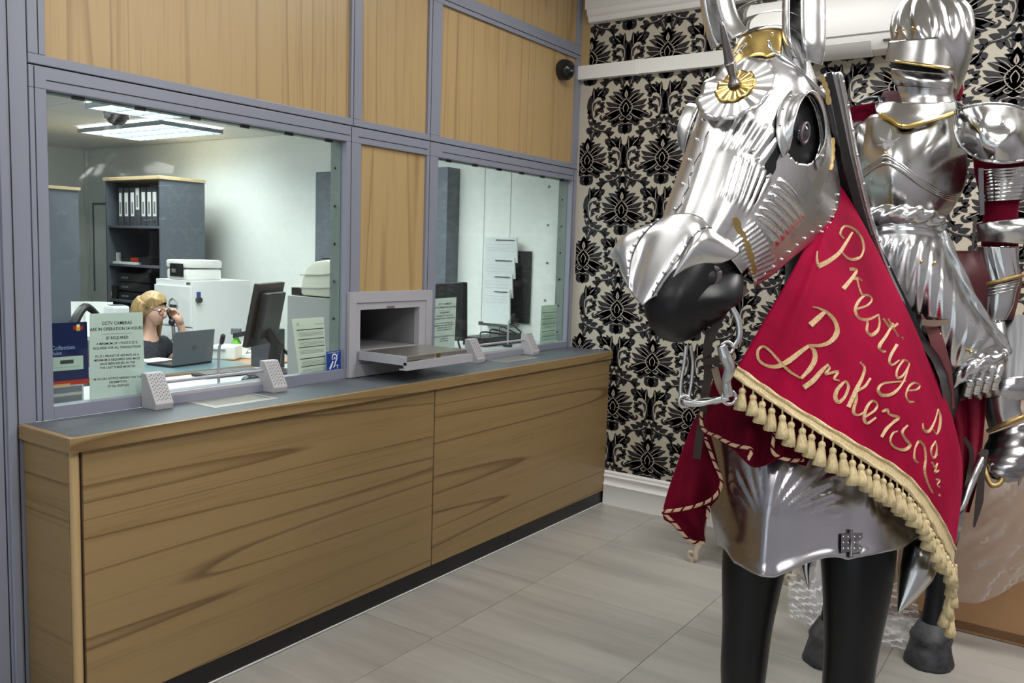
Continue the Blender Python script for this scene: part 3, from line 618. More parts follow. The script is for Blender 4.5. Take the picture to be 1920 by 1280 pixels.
# papers, dispenser, bottle, phone base
MB().obox(onp(290, 676, 2, D1)+np.array((0, 0, .004)), (.14, .02, 0), (-.02, .10, 0), (0, 0, .003)).build('paper_sheet', 'paper_white', label='white papers on the desk beside the laptop', cat='papers')
MB().obox(onp(470, 667, 2, D1)+np.array((0, 0, .012)), (.12, .06, 0), (-.06, .12, 0), (0, 0, .012)).build('paper_pile', 'paper_white', label='white paper pile on the desk left of the monitor', cat='papers')
P = onp(425, 672, 2, D1); t = thing('tape_dispenser', 'white desk box with dark slot right of the laptop', 'box', P); MB().obox(P+np.array((0, 0, .05)), (.07, .05, 0), (-.04, .06, 0), (0, 0, .05)).build('case', 'plastic_white', t, bevel=.01); MB().obox(P+np.array((.02, -.085, .07)), (.04, .028, 0), (.002, -.003, 0), (0, 0, .006)).build('slot', 'ink_grey', t)
P = onp(443, 668, 2, D1); t = thing('spray_bottle', 'green topped spray bottle standing on the desk', 'bottle', P)
m = MB(); m.tube([P, P+(0, 0, .10), P+(0, 0, .14), P+(0, 0, .16)], [.035, .035, .016, .014], 12); m.build('body', 'green', t, smooth=True)
m = MB(); m.obox(P+np.array((.0, 0, .185)), (.03, .02, 0), (-.008, .012, 0), (0, 0, .022)); m.build('trigger', 'cup_grey', t, bevel=.004)
P = onp(462, 668, 2, D1); t = thing('desk_phone', 'white desk telephone cradle leaning beside the green bottle', 'telephone', P); m = MB(); m.obox(P+np.array((0, 0, .09)), (.02, .03, .07), (-.05, .05, 0), (.02, .02, -.012)); m.build('cradle', 'plastic_white', t, bevel=.008)
m = MB(); m.obox(P+np.array((-.02, -.03, .165)), (.04, .02, .01), (-.02, .04, 0), (0, 0, .018)); m.build('display', 'black', t, bevel=.004)
# swivel-chair back and white ring folders behind the notice
P = W(126, 604, 5.9); t = thing('office_chair', 'black office chair back behind the posters', 'chair', (P[0], P[1], 0))
m = MB(); m.tube([P+(0, .0, -.16), P+(0, .04, -.02), P+(-.02, .14, .10), P+(-.02, .24, .03)], [.03, .035, .03, .02], 8, smooth=5); m.build('backrest', 'black', t, smooth=True)
MB().cyl((P[0], P[1], .45), (P[0], P[1]+.02, P[2]-.1), .02).build('back_post', 'black', t); MB().box(P[0]-.22, P[0]+.22, P[1]-.2, P[1]+.24, .42, .5).build('seat', 'black', t, bevel=.03); MB().cyl((P[0], P[1], .02), (P[0], P[1], .42), .025).build('gas_lift', 'black', t)
for k in range(5): a = k*2*math.pi/5; MB().cyl((P[0], P[1], .06), (P[0]+.28*math.cos(a), P[1]+.28*math.sin(a), .03), .02).build('leg', 'black', t)
P = W(185, 590, 6.6)
t = thing('side_table', 'low white side table holding folders beyond the notice', 'table', (P[0], P[1], 0)); MB().box(P[0]-.2, P[0]+.25, P[1]-.2, P[1]+.2, P[2]-.17, P[2]-.14).build('table_top', 'cab_white', t)
for a in (-.18, .22):
    for b in (-.18, .18): MB().box(P[0]+a-.015, P[0]+a+.015, P[1]+b-.015, P[1]+b+.015, 0, P[2]-.17).build('leg', 'cab_white', t)
for k in range(3):
    q = P+np.array((-.10+.045*k, -.05+.03*k, -.02)); MB().obox(q, (.004, -.002, .0), (.04, .09, 0), (.0, 0, .118)).build('white_folder', 'paper_white', label='%s white folder standing upright beside the chair' % ('first', 'second', 'third')[k], cat='folder', group='white folders')
t = thing('paper_shredder', 'pale grey office bin beside the white folders', 'bin', P+np.array((.12, .06, -.14))); MB().obox(P+np.array((.13, .07, -.03)), (.07, .0, 0), (0, .07, 0), (0, 0, .108)).build('body', 'cab_white', t, bevel=.02); MB().obox(P+np.array((.13, .07, .08)), (.04, .0, 0), (0, .05, 0), (0, 0, .004)).build('lid_slot', 'cup_grey', t)
# --- things on the inner worktop
P = onp(512, 702, 2, IW); t = thing('monitor', 'black monitor seen from behind at the large window', 'monitor', (P[0], P[1], IW))
c = W(500, 598, 4.35); tl, tr_, bl, br = W(486, 533, 4.32), W(535, 529, 4.6), W(463, 653, 4.32), W(510, 640, 4.6)
sc = (tl+tr_+bl+br)/4; ww = (tr_-tl)/2; hh = (tl-bl)/2; nn = np.cross(ww, hh); nn /= np.linalg.norm(nn); nn = nn if nn[0] > 0 else -nn
MB().obox(sc-nn*.012, ww*1.0, hh, nn*.014).build('screen_case', 'black', t, bevel=.005)
MB().obox(sc+nn*.02, ww*.72, hh*.72, nn*.02).build('back_cover', mat('mon_back', (.02, .021, .024), .45), t, bevel=.008)
Q = sc-hh*.55+nn*.03; m = MB(); m.tube([Q, Q+nn*.05-(0, 0, .05), (P[0], P[1], IW+.02)], [.03, .035, .035], 10); m.build('stand', 'black', t)
m = MB(); m.tube([(P[0], P[1], IW), (P[0], P[1], IW+.022)], [.13, .11], 24); m.build('foot', 'black', t, smooth=True)
P, Q = onp(372, 708, 2, IW), onp(482, 697, 2, IW); t = thing('keyboard', 'dark computer keyboard on the inner worktop', 'keyboard', (P+Q)/2)
a = (Q-P)/2; bq = np.array((-a[1], a[0], 0)); bq = bq/np.linalg.norm(bq)*.07
MB().obox((P+Q)/2+(0, 0, .009), a, bq, (0, 0, .008)).build('case', 'black', t, bevel=.003)
for r in range(5):
    for k in range(14): MB().obox((P+Q)/2+a*(-.93+1.86*(k+.5)/14)+bq*(-.78+1.56*(r+.5)/5)+np.array((0, 0, .019)), a*.055, bq*.13, (0, 0, .003)).build('key', 'lap_grey', t)
P = onp(470, 714, 2, IW); t = thing('computer_mouse', 'black computer mouse beside the keyboard', 'mouse', P); m = MB(); m.ball(P+np.array((0, 0, .004)), .055, 14, 8, (.6, 1, .5)); m.build('shell', 'black', t, smooth='all'); MB().box(P[0]-.006, P[0]+.006, P[1]-.02, P[1]+.0, P[2]+.028, P[2]+.034).build('wheel', 'lap_grey', t)
def mic(pb, pt_, lab):
    t = thing('gooseneck_microphone', lab, 'microphone', pb)
    MB().cyl(pb, pb+np.array((0, 0, .015)), .03).build('base', 'black', t)
    k = pt_-pb; m = MB(); m.tube([pb+(0, 0, .01), pb+k*np.array((0, 0, .7)), pb+k*np.array((.35, .35, .93)), pb+k*.98], .006, 8, smooth=5); m.build('neck', 'alu', t, smooth=True)
    d = k*np.array((1, 1, .25)); d = d/np.linalg.norm(d); m = MB(); m.tube([pt_-d*.012, pt_, pt_+d*.03, pt_+d*.036], [.007, .010, .010, .004], 10); m.build('capsule', 'black', t, smooth=True)
pb = onp(410, 700, 0, -.50); pb[2] = IW
mic(pb, onp(416, 640, 0, -.47), 'gooseneck microphone behind the large window')
pb = onp(952, 640, 0, -.47); pb[2] = 1.02; mic(pb, onp(960, 597, 0, -.45), 'gooseneck microphone behind the smaller window')
# drawer unit bottom left
P = onp(112, 748, 2, IW); t = thing('drawer_unit', 'small grey drawer unit at the window bottom left', 'drawers', P)
MB().box(P[0]-.10, P[0]+.14, P[1]-.26, P[1]+.03, IW, IW+.085).build('case', 'plastic_grey', t, bevel=.003); MB().box(P[0]+.14, P[0]+.143, P[1]-.24, P[1]+.02, IW+.012, IW+.036).build('drawer', 'lap_grey', t); MB().box(P[0]+.14, P[0]+.143, P[1]-.24, P[1]+.02, IW+.05, IW+.074).build('drawer', 'lap_grey', t)
MB().box(P[0]-.3, P[0]-.12, P[1]+.02, P[1]+.14, IW, IW+.006).build('clipboard', 'cup_grey', label='dark clipboard lying on the inner worktop', cat='clipboard')
# money counter standing on the hatch casing
t = thing('money_counter', 'beige rounded money counter on the hatch casing', 'machine', (-.55, -1.78, 1.36))
pr = [(-.70, 1.362), (-.69, 1.44), (-.66, 1.50), (-.60, 1.535), (-.52, 1.545), (-.40, 1.53), (-.40, 1.362)]
m = MB(); m.prism([(x, -1.97, z) for x, z in pr], (0, .36, 0)); m.build('body', 'beige', t, bevel=.025, smooth=True)
for z in (1.40, 1.465):
    m = MB(); m.tube([(-.695+.02*abs(z-1.40), -1.9725, z), (-.55, -1.973, z+.005), (-.41, -1.9725, z+.02)], .002, 5); m.build('groove', 'ink_grey', t)
MB().box(-.62, -.44, -1.90, -1.68, 1.545, 1.552).build('feed_well', 'black', t)
m = MB(); m.tube([(-.60, -1.80, 1.55), (-.61, -1.80, 1.64), (-.57, -1.80, 1.67), (-.54, -1.80, 1.63), (-.545, -1.80, 1.55)], .006, 6, smooth=5); m.build('cable_loop', 'black', t, smooth=True)
MB().box(-.78, -.715, -1.95, -1.75, 1.362, 1.40).build('tape_roll', 'black', label='small black box on the casing beside money counter', cat='box')
# cables and black receiver
m = MB()
P = onp(545, 690, 2, IW)
for k in range(4): m.tube([P+(-.1, -.02*k, .10+.02*k), P+(0, .01, .06), P+(.08, -.03*k, .006)], .006, 6, smooth=4)
m.build('cable_bundle', 'black', label='tangle of black cables beside the monitor stand', cat='cables', smooth=True)
P = onp(545, 690, 2, IW); MB().box(P[0]-.22, P[0]-.05, P[1]-.1, P[1]+.0, IW, IW+.22).build('modem_box', 'cup_in', label='black upright box behind the cable tangle', cat='box', bevel=.004)
# --- second window: monitor, leaflets
c = W(846, 588, 4.95); t = thing('monitor', 'black monitor edge behind the notice at the smaller window', 'monitor', (c[0], c[1], 1.02))
tl, tr_, bl, br = W(790, 535, 5.15), W(877, 531, 4.9), W(790, 640, 5.15), W(858, 632, 4.9)
sc = (tl+tr_+bl+br)/4; ww = (tr_-tl)/2; hh = (tl-bl)/2; nn = np.cross(ww, hh); nn /= np.linalg.norm(nn); nn = nn if nn[0] > 0 else -nn
MB().obox(sc, ww, hh, nn*.02).build('screen_case', 'black', t, bevel=.006); MB().obox(sc+nn*.022, ww*.86, hh*.8, nn*.01).build('back_cover', 'mon_back', t, bevel=.006)
Q = sc-hh*.9; MB().box(Q[0]-.03, Q[0]+.03, Q[1]-.02, Q[1]+.02, 1.03, Q[2]+.05).build('stand', 'black', t); MB().box(Q[0]-.11, Q[0]+.11, Q[1]-.09, Q[1]+.09, 1.021, 1.032).build('foot', 'black', t)
m = MB(); P = W(858, 634, 4.88); m.tube([P, P+(.0, .02, -.05), P+(.03, .03, -.11), (P[0]+.03, P[1]+.04, 1.03)], .006, 6, smooth=4); m.build('cable', 'black', t, smooth=True)
# leaflet rack on the office wall: four tiers of forms
t = thing('leaflet_rack', 'black wall rack filled with white form leaflets', 'rack', (-.82, -.03, 1.1))
MB().box(-.93, -.625, -.02, -.001, 1.13, 1.62).build('backplate', 'black', t)
for k, (z0, z1) in enumerate(((1.12, 1.36), (1.30, 1.46), (1.43, 1.57), (1.54, 1.71))):
    xl = -.985+.025*(3-k)*.6; y = -.115+.022*k
    p = MB().obox(((xl-.715)/2, y, (z0+z1)/2), ((-.715-xl)/2, 0, 0), (0, .006, 0), (0, -.008, (z1-z0)/2)).build('leaflet', mat('form_paper', (.62, .66, .66), .6), t)
    MB().box(xl+.1, -.73, y-.017, y-.0165, z1-.022, z1-.016).build('heading', 'ink', p)
    for q in range(3): MB().box(xl+.02, -.73, y-.0155, y-.015, z1-.05-q*.022, z1-.049-q*.022).build('rule_line', 'ink_grey', p)
MB().box(-.99, -.70, -.10, -.02, 1.10, 1.125).build('pocket', 'steel_dark', t)
for u in (906, 955, 1050):
    x = onp(u, 450, 1, 0)[0]; MB().box(x-.004, x+.004, -.006, -.0005, 1.02, 2.52).build('trim_%d' % (u), 'wall_paint', kind='structure')
for u, v in ((1030, 350), (1028, 422), (1026, 493), (1022, 563)):
    P = onp(u, v, 1, 0); MB().cyl((P[0], -.0005, P[2]), (P[0], -.006, P[2]), .008, n=8).build('wall_plug', 'ink_grey', label='small dark wall plug, %s of a vertical line of four' % {350: 'topmost', 422: 'second', 493: 'third', 563: 'lowest'}[v], cat='plug', group='wall plugs')
P = onp(985, 632, 0, -.62); t = thing('receiver_box', 'black receiver with cables behind the smaller window', 'box', (P[0], P[1], 1.02))
MB().box(-.72, -.55, -.62, -.14, 1.021, 1.075).build('case', 'black', t, bevel=.004)
m = MB()
for k in range(4): m.tube([(-.60, -.60+.1*k, 1.075), (-.62, -.55+.1*k, 1.105+.012*k), (-.58, -.42+.08*k, 1.09), (-.6, -.3+.05*k, 1.076)], .005, 5, smooth=4)
m.build('cables', 'black', t, smooth=True)
# --- notices on the glass (printed sheets)
def sheet(name, corners, lines, m_, lab, cat, xoff=-.0125, textmat='ink', extra=None):
    P = [onp(u, v, 0, GX+xoff) for u, v in corners]; y0 = min(p[1] for p in P); z0 = min(p[2] for p in P)
    o = MB().prism(P, (-.0006, 0, 0)).build(name, m_, label=lab, cat=cat)
    X = GX+xoff+.0006
    def mp(x, y):                                      # unit square of the sheet to the room
        a = P[3]+(P[2]-P[3])*x; b = P[0]+(P[1]-P[0])*x; q = a+(b-a)*y; return (X, q[1], q[2])
    if lines:
        wd_ = np.linalg.norm(P[2]-P[3]); ht = np.linalg.norm(P[0]-P[3]); ar = ht/wd_
        V, Fc = text_mesh([(s, 0, 0, sz, 'CENTER') for s, x, y, sz in lines[:0]], mp)
        VV, FF = [], []
        for s, x, y, sz in lines:
            V, Fc = text_mesh([(s, 0, 0, sz, 'CENTER' if x == .5 else 'LEFT')], lambda a, b, x=x, y=y: mp(x+a, y+b/ar))
            n = len(VV); VV += V; FF += [tuple(i+n for i in f) for f in Fc]
        mm = MB(); mm.v = [tuple(map(float, v)) for v in VV]; mm.f = FF; mm.build('printed_text', textmat, o, recalc=False)
    if extra: extra(o, mp, X)
    return o
def strip(o, mp, X, x0, x1, y0, y1, m_, name='printed_bar', dx=0.):
    q = [mp(x0, y0), mp(x1, y0), mp(x1, y1), mp(x0, y1)]; mm = MB(); mm.prism([(p[0]+dx, p[1], p[2]) for p in q], (.0003, 0, 0)); return mm.build(name, m_, o)
big = [('CCTV CAMERAS', .5, .865, .078), ('ARE IN OPERATION 24 HOURS', .5, .80, .072), ('ID REQUIRED', .5, .695, .070), ('A MINIMUM OF 1 PHOTO ID IS', .5, .635, .056), ('REQUIRED FOR ALL TRANSACTIONS', .5, .585, .054),
       ('PLUS 1 PROOF OF ADDRESS AS A', .5, .49, .054), ('MINIMUM IS REQUIRED AND MUST', .5, .445, .054), ('HAVE BEEN ISSUED IN THE', .5, .40, .054), ('THE LAST THREE MONTHS', .5, .355, .054),
       ('48 HOURS NOTICE NEEDED FOR THE', .5, .225, .052), ('REDEMPTION', .5, .18, .052), ('OF ALL PLEDGES', .5, .135, .052)]
ln = lambda o, mp, X: strip(o, mp, X, .22, .78, .757, .759, 'ink', 'printed_rule')
sheet('notice', [(168, 588), (267, 585), (273, 742), (168, 750)], big, 'notice', 'pale green CCTV and ID notice on the large window', 'notice', extra=ln)
sheet('notice', [(813, 560), (856, 557), (852, 650), (811, 655)], big, 'notice', 'pale green CCTV and ID notice on the smaller window', 'notice', extra=ln)
def cal(o, mp, X):
    for k, y in enumerate((.80, .635, .50, .305, .17)):
        strip(o, mp, X, .10, .97, y, y+.014, 'ink')
        for r in range(4): strip(o, mp, X, .12+.04*(r % 2), .95, y-.035-.022*r, y-.030-.022*r, 'ink_grey' if r else 'pale_print', 'printed_line')
    strip(o, mp, X, .12, .2, .88, .93, 'pale_print', 'printed_emblem'); strip(o, mp, X, .7, .98, .885, .893, 'ink_grey', 'printed_line')
sheet('rate_card', [(547, 598), (607, 594), (613, 700), (562, 708)], [], mat('card_pale', (.72, .78, .68), .6), 'pale printed rate card with dark bars at the large window', 'card', extra=cal)
sheet('rate_card', [(1015, 573), (1044, 571), (1041, 640), (1012, 645)], [], mat('card_green', (.50, .68, .56), .6), 'green printed rate card with dark bars at the smaller window', 'card', extra=cal)
def coll(o, mp, X):
    strip(o, mp, X, 0, 1, .0, .075, 'red', 'red_band'); strip(o, mp, X, 0, .5, .0, .03, mat('orange', (.7, .35, .08), .5), 'orange_band', .0003)
    strip(o, mp, X, .0, .86, .24, .46, 'pale_print', 'label_sticker'); strip(o, mp, X, .25, .60, .345, .405, 'ink', 'label_mark', .0003); strip(o, mp, X, .10, .75, .29, .295, 'ink_grey', 'label_rule', .0003)
    strip(o, mp, X, .62, .88, .88, .94, 'red', 'emblem_red', .0); strip(o, mp, X, .70, .80, .86, .965, 'yellow', 'emblem_crown', .0003); strip(o, mp, X, .72, .78, .92, .96, 'paper_white', 'emblem_white', .0006)
sheet('collection_poster', [(93, 606), (163, 603), (167, 718), (95, 725)], [('Collection', .02, .575, .15), ('Point', .02, .495, .13)], 'navy', 'navy Collection Point poster at the window left edge', 'poster', textmat='blue_text', extra=coll)
def ear(o, mp, X):
    def st(P, w, nm):
        L, Rr = stroke2(P, w, 6); mm = MB()
        for i in range(len(L)-1):
            q = [mp(*L[i]), mp(*L[i+1]), mp(*Rr[i+1]), mp(*Rr[i])]; mm.prism([(p[0]+.0002, p[1], p[2]) for p in q], (.0003, 0, 0))
        mm.build(nm, 'paper_white', o)
    st([(.38, .62), (.40, .80), (.56, .86), (.70, .76), (.70, .62), (.60, .50), (.56, .36), (.44, .28)], [.05, .06, .06, .06, .06, .06, .06, .04], 'ear_outline')
    st([(.20, .22), (.34, .40), (.44, .56)], [.10, .10, .08], 'hand_stroke'); st([(.48, .62), (.56, .72), (.60, .62)], [.04, .05, .03], 'ear_inner'); st([(.80, .88), (.66, .72)], [.03, .03], 'slash')
    strip(o, mp, X, .66, .84, .33, .36, 'paper_white', 'letter_top'); strip(o, mp, X, .735, .765, .21, .33, 'paper_white', 'letter_stem')
    strip(o, mp, X, .06, .94, .10, .14, 'pale_print', 'small_print'); strip(o, mp, X, .06, .94, .04, .07, 'pale_print', 'small_print'); strip(o, mp, X, .06, .9, .93, .955, 'pale_print', 'small_print')
sheet('hearing_loop_sticker', [(612, 660), (639, 656), (639, 698), (613, 702)], [], 'blue', 'blue hearing loop sticker at the window corner', 'sticker', xoff=.001, extra=ear)
MB().box(-.60, -.50, -1.12, -1.0, 1.021, 1.05).build('note_pad', 'notice', label='small pale green note pad behind the smaller window', cat='note pad')
# ================================================================== WOMAN AT THE DESK
mat('skin', (.62, .36, .27), .5); mat('hair', (.42, .28, .12), .45, noise=((70, 70, 14), (.22, .13, .05), .35, .62)); mat('shirt', (.018, .02, .03), .8); mat('lip', (.35, .10, .09), .5)
HD = W(287, 577, 6.02)
fw = np.array((.93, .34, 0)); fw /= np.linalg.norm(fw); lf = np.array((-fw[1], fw[0], 0)); zz = np.array((0, 0, 1.))
tilt = fw*.30-zz*.95                                     # face looks down at the laptop
fd = fw*.93-zz*.36; hu = fw*.36+zz*.93
def L3(f, l, u): return HD+fw*f+lf*l+zz*u
def H3(f, l, u): return HD+fd*f+lf*l+hu*u
def skin_mesh(name, pts, edges, radii, material, parent=None, sub=2, root=0, **kw):
    me = bpy.data.meshes.new(name); me.from_pydata([tuple(map(float, p)) for p in pts], edges, []); me.materials.append(MATS[material])
    o = bpy.data.objects.new(name, me); COL.objects.link(o)
    md = o.modifiers.new('skin', 'SKIN'); md.use_smooth_shade = True
    lay = me.skin_vertices[0].data if len(me.skin_vertices) else None
    if lay is None:
        bpy.context.view_layer.objects.active = o; o.select_set(True); bpy.ops.mesh.customdata_skin_add(); lay = me.skin_vertices[0].data; o.select_set(False)
    for i, r in enumerate(radii): lay[i].radius = (r, r) if np.isscalar(r) else r; lay[i].use_root = (i == root)
    s = o.modifiers.new('sub', 'SUBSURF'); s.levels = sub; s.render_levels = sub
    dg = bpy.context.evaluated_depsgraph_get(); m2 = bpy.data.meshes.new_from_object(o.evaluated_get(dg)); bpy.data.objects.remove(o)
    m2.name = name; o = bpy.data.objects.new(name, m2); COL.objects.link(o); m2.polygons.foreach_set('use_smooth', [True]*len(m2.polygons))
    if not m2.materials: m2.materials.append(MATS[material])
    adopt(o, parent); return tag(o, **kw)
pts = [L3(-.14, 0, -.72), L3(-.11, 0, -.52), L3(-.075, 0, -.36), L3(-.065, 0, -.255), L3(-.03, 0, -.12), H3(.0, 0, .0), H3(.01, 0, .07),      # pelvis..head 0-6
       L3(-.06, .16, -.27), L3(.10, .20, -.44), L3(.14, .13, -.15), L3(.125, .10, -.08),                                             # left arm up to the face 7-10
       L3(-.06, -.16, -.27), L3(.03, -.20, -.48), L3(.24, -.10, -.44), L3(.32, -.06, -.44),                                           # right arm on the desk 11-14
       L3(.10, .10, -.80), L3(.36, .11, -.76), L3(.36, .11, -.40-.40-.30), L3(.10, -.10, -.80), L3(.36, -.11, -.76), L3(.36, -.11, -1.10)]  # thighs and calves
ed = [(0, 1), (1, 2), (2, 3), (3, 4), (4, 5), (5, 6), (3, 7), (7, 8), (8, 9), (9, 10), (3, 11), (11, 12), (12, 13), (13, 14), (0, 15), (15, 16), (16, 17), (0, 18), (18, 19), (19, 20)]
rd = [.13, .11, .115, .075, .043, .086, .078, .055, .04, .027, .028, .055, .042, .032, .028, .08, .07, .05, .08, .07, .05]
body = skin_mesh('person', pts, ed, rd, 'skin', sub=2, label='blonde woman with glasses on the phone at the office desk', cat='person')
# face: nose, jaw, ear, eyes, mouth as part of her head
m = MB(); m.tube([H3(.075, 0, .035), H3(.108, 0, -.012), H3(.085, 0, -.025)], [.010, .016, .012], 8, smooth=4); m.ball(H3(.045, 0, -.075), .048, 12, 8, (1, .85, .8)); m.ball(H3(.03, 0, -.03), .072, 14, 10, (1, .9, 1.05)); m.ball(H3(-.01, -.083, -.01), .022, 8, 6, (.6, .4, 1.1))
m.build('face', 'skin', body, smooth='all')
m = MB(); m.tube([H3(.086, -.022, -.063), H3(.096, 0, -.060), H3(.086, .022, -.063)], [.004, .007, .004], 6); m.build('mouth', 'lip', body, smooth=True)
for s in (-1, 1):
    m = MB(); m.ball(H3(.079, s*.033, .018), .011, 8, 6); m.build('eye', 'paper_white', body, smooth='all'); m = MB(); m.ball(H3(.087, s*.033, .016), .006, 8, 6); m.build('iris', 'ink', body)
    m = MB(); m.tube([H3(.078, s*.014, .042), H3(.086, s*.033, .047), H3(.076, s*.055, .040)], .0035, 5); m.build('eyebrow', 'hair', body)
g = MB()
for s in (-1, 1): g.tube([H3(.100, s*.034+.027*math.cos(a), .014+.022*math.sin(a)) for a in np.linspace(0, 2*math.pi, 15)], .0028, 5); g.tube([H3(.098, s*.06, .016), H3(.0, s*.09, .015)], .0025, 5)
g.tube([H3(.101, -.008, .018), H3(.101, .008, .018)], .0025, 5)
g.build('glasses', mat('glasses', (.06, .03, .03), .3), body)
# hair: cap plus long locks falling behind the cheek
m = MB(); rows = []
for i in range(15):
    a = i/14*math.pi*.86; row = []
    for j in range(28):
        b = 2*math.pi*j/28; f = math.cos(b); l = math.sin(b)
        if f > .20 and a > .80: a2 = .80+(a-.80)*.10
        else: a2 = a
        drop = max(0, a-1.5)*.13*(1-max(0, f)*1.0)
        row.append(H3(-.008+.102*math.sin(a2)*f, .098*math.sin(a2)*l*(1+.05*math.sin(7*b)), .022+.100*math.cos(a2)-drop))
    rows.append(row)
m.rings(rows, True, False)
for k in range(11):
    b = math.radians(92+k*17.6); f, l = math.cos(b), math.sin(b); s_ = 1 if l > 0 else -1
    m.tube([H3(-.01+.095*f, .093*l, .04), H3(-.015+.105*f, .102*l, -.03), L3(-.03+.105*f, .105*l, -.12), L3(-.02+.095*f, .095*l, -.215)], [.020, .027, .027, .008], 7, smooth=4)
m.build('hair', 'hair', body, smooth='all')
# black short-sleeved top
sp = [pts[0], pts[1], pts[2], L3(-.065, 0, -.262), L3(-.06, .155, -.275), L3(.03, .185, -.37), L3(-.06, -.155, -.275), L3(.0, -.185, -.38)]
skin_mesh('top', sp, [(0, 1), (1, 2), (2, 3), (3, 4), (4, 5), (3, 6), (6, 7)], [.145, .13, .145, .098, .080, .070, .080, .070], 'shirt', body)
skin_mesh('trousers', [pts[0], pts[15], pts[16], pts[17], pts[18], pts[19], pts[20]], [(0, 1), (1, 2), (2, 3), (0, 4), (4, 5), (5, 6)], [.14, .09, .08, .06, .09, .08, .06], 'black', body)
# left hand with five fingers closed on the receiver
hp = L3(.125, .10, -.075); kn = L3(.115, .055, -.035)
def hand(wrist, knuck, tipdir, side, parent, mname, r=.0085, L=.07):
    w, k = np.array(wrist), np.array(knuck); ax = k-w; ax /= np.linalg.norm(ax); sd = np.array(side, float); sd -= ax*np.dot(sd, ax); sd /= np.linalg.norm(sd); td = np.array(tipdir, float); td /= np.linalg.norm(td)
    m = MB(); c = (w+k)/2
    m.tube([w, w*.5+k*.5, k], [.024, .034, .030], 10)
    for i in range(4):
        b = k+sd*(-.027+.018*i); ln_ = L*(.85, 1, .95, .75)[i]
        m.tube([b-ax*.01, b+ax*ln_*.42, b+ax*ln_*.6+td*ln_*.30, b+ax*ln_*.45+td*ln_*.62], [r*1.1, r, r*.95, r*.7], 7, smooth=3)
    b = w+sd*-.022+ax*.02; m.tube([b, b-sd*.022+ax*.025, b-sd*.02+ax*.05+td*.012], [r*1.3, r*1.15, r*.8], 7, smooth=3)
    return m.build('hand', mname, parent, smooth='all')
hand(L3(.14, .12, -.12), L3(.115, .085, -.045), -fw*.5-lf*.7, zz*.2+fw, body, 'skin')
hand(L3(.30, -.07, -.435), L3(.36, -.04, -.44), -zz, lf, body, 'skin')
t = thing('telephone_handset', 'black telephone handset held to the woman face', 'telephone', L3(.10, .04, -.10))
m = MB(); m.tube([L3(.0, .115, .0), L3(.06, .10, -.05), L3(.115, .055, -.095)], [.016, .014, .016], 8, smooth=4); m.build('grip', 'black', t, smooth=True)
m = MB(); m.ball(L3(.118, .045, -.098), .024, 10, 6); m.build('mouthpiece', 'black', t, smooth='all'); m = MB(); m.ball(L3(-.005, .10, .004), .026, 10, 6); m.build('earpiece', 'black', t, smooth='all')
m = MB(); q0 = L3(.125, .05, -.12); q1 = W(330, 655, 5.85); m.tube([q0, q0*.6+q1*.4-(0, 0, .02), q1], .012, 7, smooth=5, flute=0); m.build('cord', 'black', t, smooth=True)
# ================================================================== ARMOURED HORSE
def loft_px(sec, nseg=6, n=28, flute=None, a0=0., a1=2*math.pi, cap=True, shift=0.):
    """solid from silhouette sections (uL, vL, uR, vR, distance, depth ratio); flute(theta, t) scales the radius"""
    S_ = [np.array(s, float) for s in sec]; S_ = spline(S_, nseg) if nseg > 1 else S_
    R = []; full = abs(a1-a0-2*math.pi) < 1e-6
    for i, s in enumerate(S_):
        A, B = W(s[0], s[1], s[4]), W(s[2], s[3], s[4]); c = (A+B)/2; h = (B-A)/2; r = np.linalg.norm(h); hu = h/r
        q = c-CAM; q -= hu*np.dot(q, hu); q /= np.linalg.norm(q); c = c+q*shift
        ring = []
        for j in range(n):
            th = a0+(a1-a0)*j/(n if full else n-1); f = flute(th, i/(len(S_)-1)) if flute else 1.
            ring.append(c+hu*r*f*math.cos(th)-q*r*s[5]*f*math.sin(th))      # theta 90 deg faces the camera
        R.append(ring)
    return R
def lp(sec, **k):
    cap = k.pop('cap', True); R = loft_px(sec, **k); m = MB(); m.rings(R, True, cap); return m
def grid_px(rows): return [[W(*p) for p in r] for r in rows]
def sm(x, a, b): t = min(1, max(0, (x-a)/(b-a))); return t*t*(3-2*t)
def band(x, a, b, e): return sm(x, a-e, a+e)*(1-sm(x, b-e, b+e))
def to_cam(p): q = CAM-p; return q/np.linalg.norm(q)
def stroke_cam(P, w, lift=.0015, thick=.0012, nseg=5):
    """flat ribbon of width w lying on the surface the points follow"""
    P = spline(P, nseg) if nseg > 1 else [np.array(p, float) for p in P]; k = len(P); ww = np.interp(np.linspace(0, 1, k), np.linspace(0, 1, len(w)), w); L, Rr = [], []
    for i in range(k):
        t = P[min(i+1, k-1)]-P[max(i-1, 0)]; t /= (np.linalg.norm(t)+1e-9); q = to_cam(P[i]); s = np.cross(t, q); s /= (np.linalg.norm(s)+1e-9)
        c = P[i]+q*lift; L.append(c-s*ww[i]/2); Rr.append(c+s*ww[i]/2)
    m = MB(); G = np.array([L, Rr]).transpose(1, 0, 2); m.sheet(G, thick, nrm=-C_F); return m
def lookup(G_):
    fl_ = G_.reshape(-1, 3); re_ = fl_-CAM; z_ = re_@C_F; pu = 960+F_PX*(re_@C_R)/z_; pv = 640-F_PX*(re_@C_U)/z_
    def f(u, v, lift=0.):
        d2 = (pu-u)**2+(pv-v)**2; k = np.argsort(d2)[:30]; k = k[d2[k] < d2[k[0]]+30]; k = k[z_[k] < z_[k].min()+.03][:6]; w_ = 1/(d2[k]+1); return W(u, v, (z_[k]*w_).sum()/w_.sum()-lift)   # nearest layer only
    return f
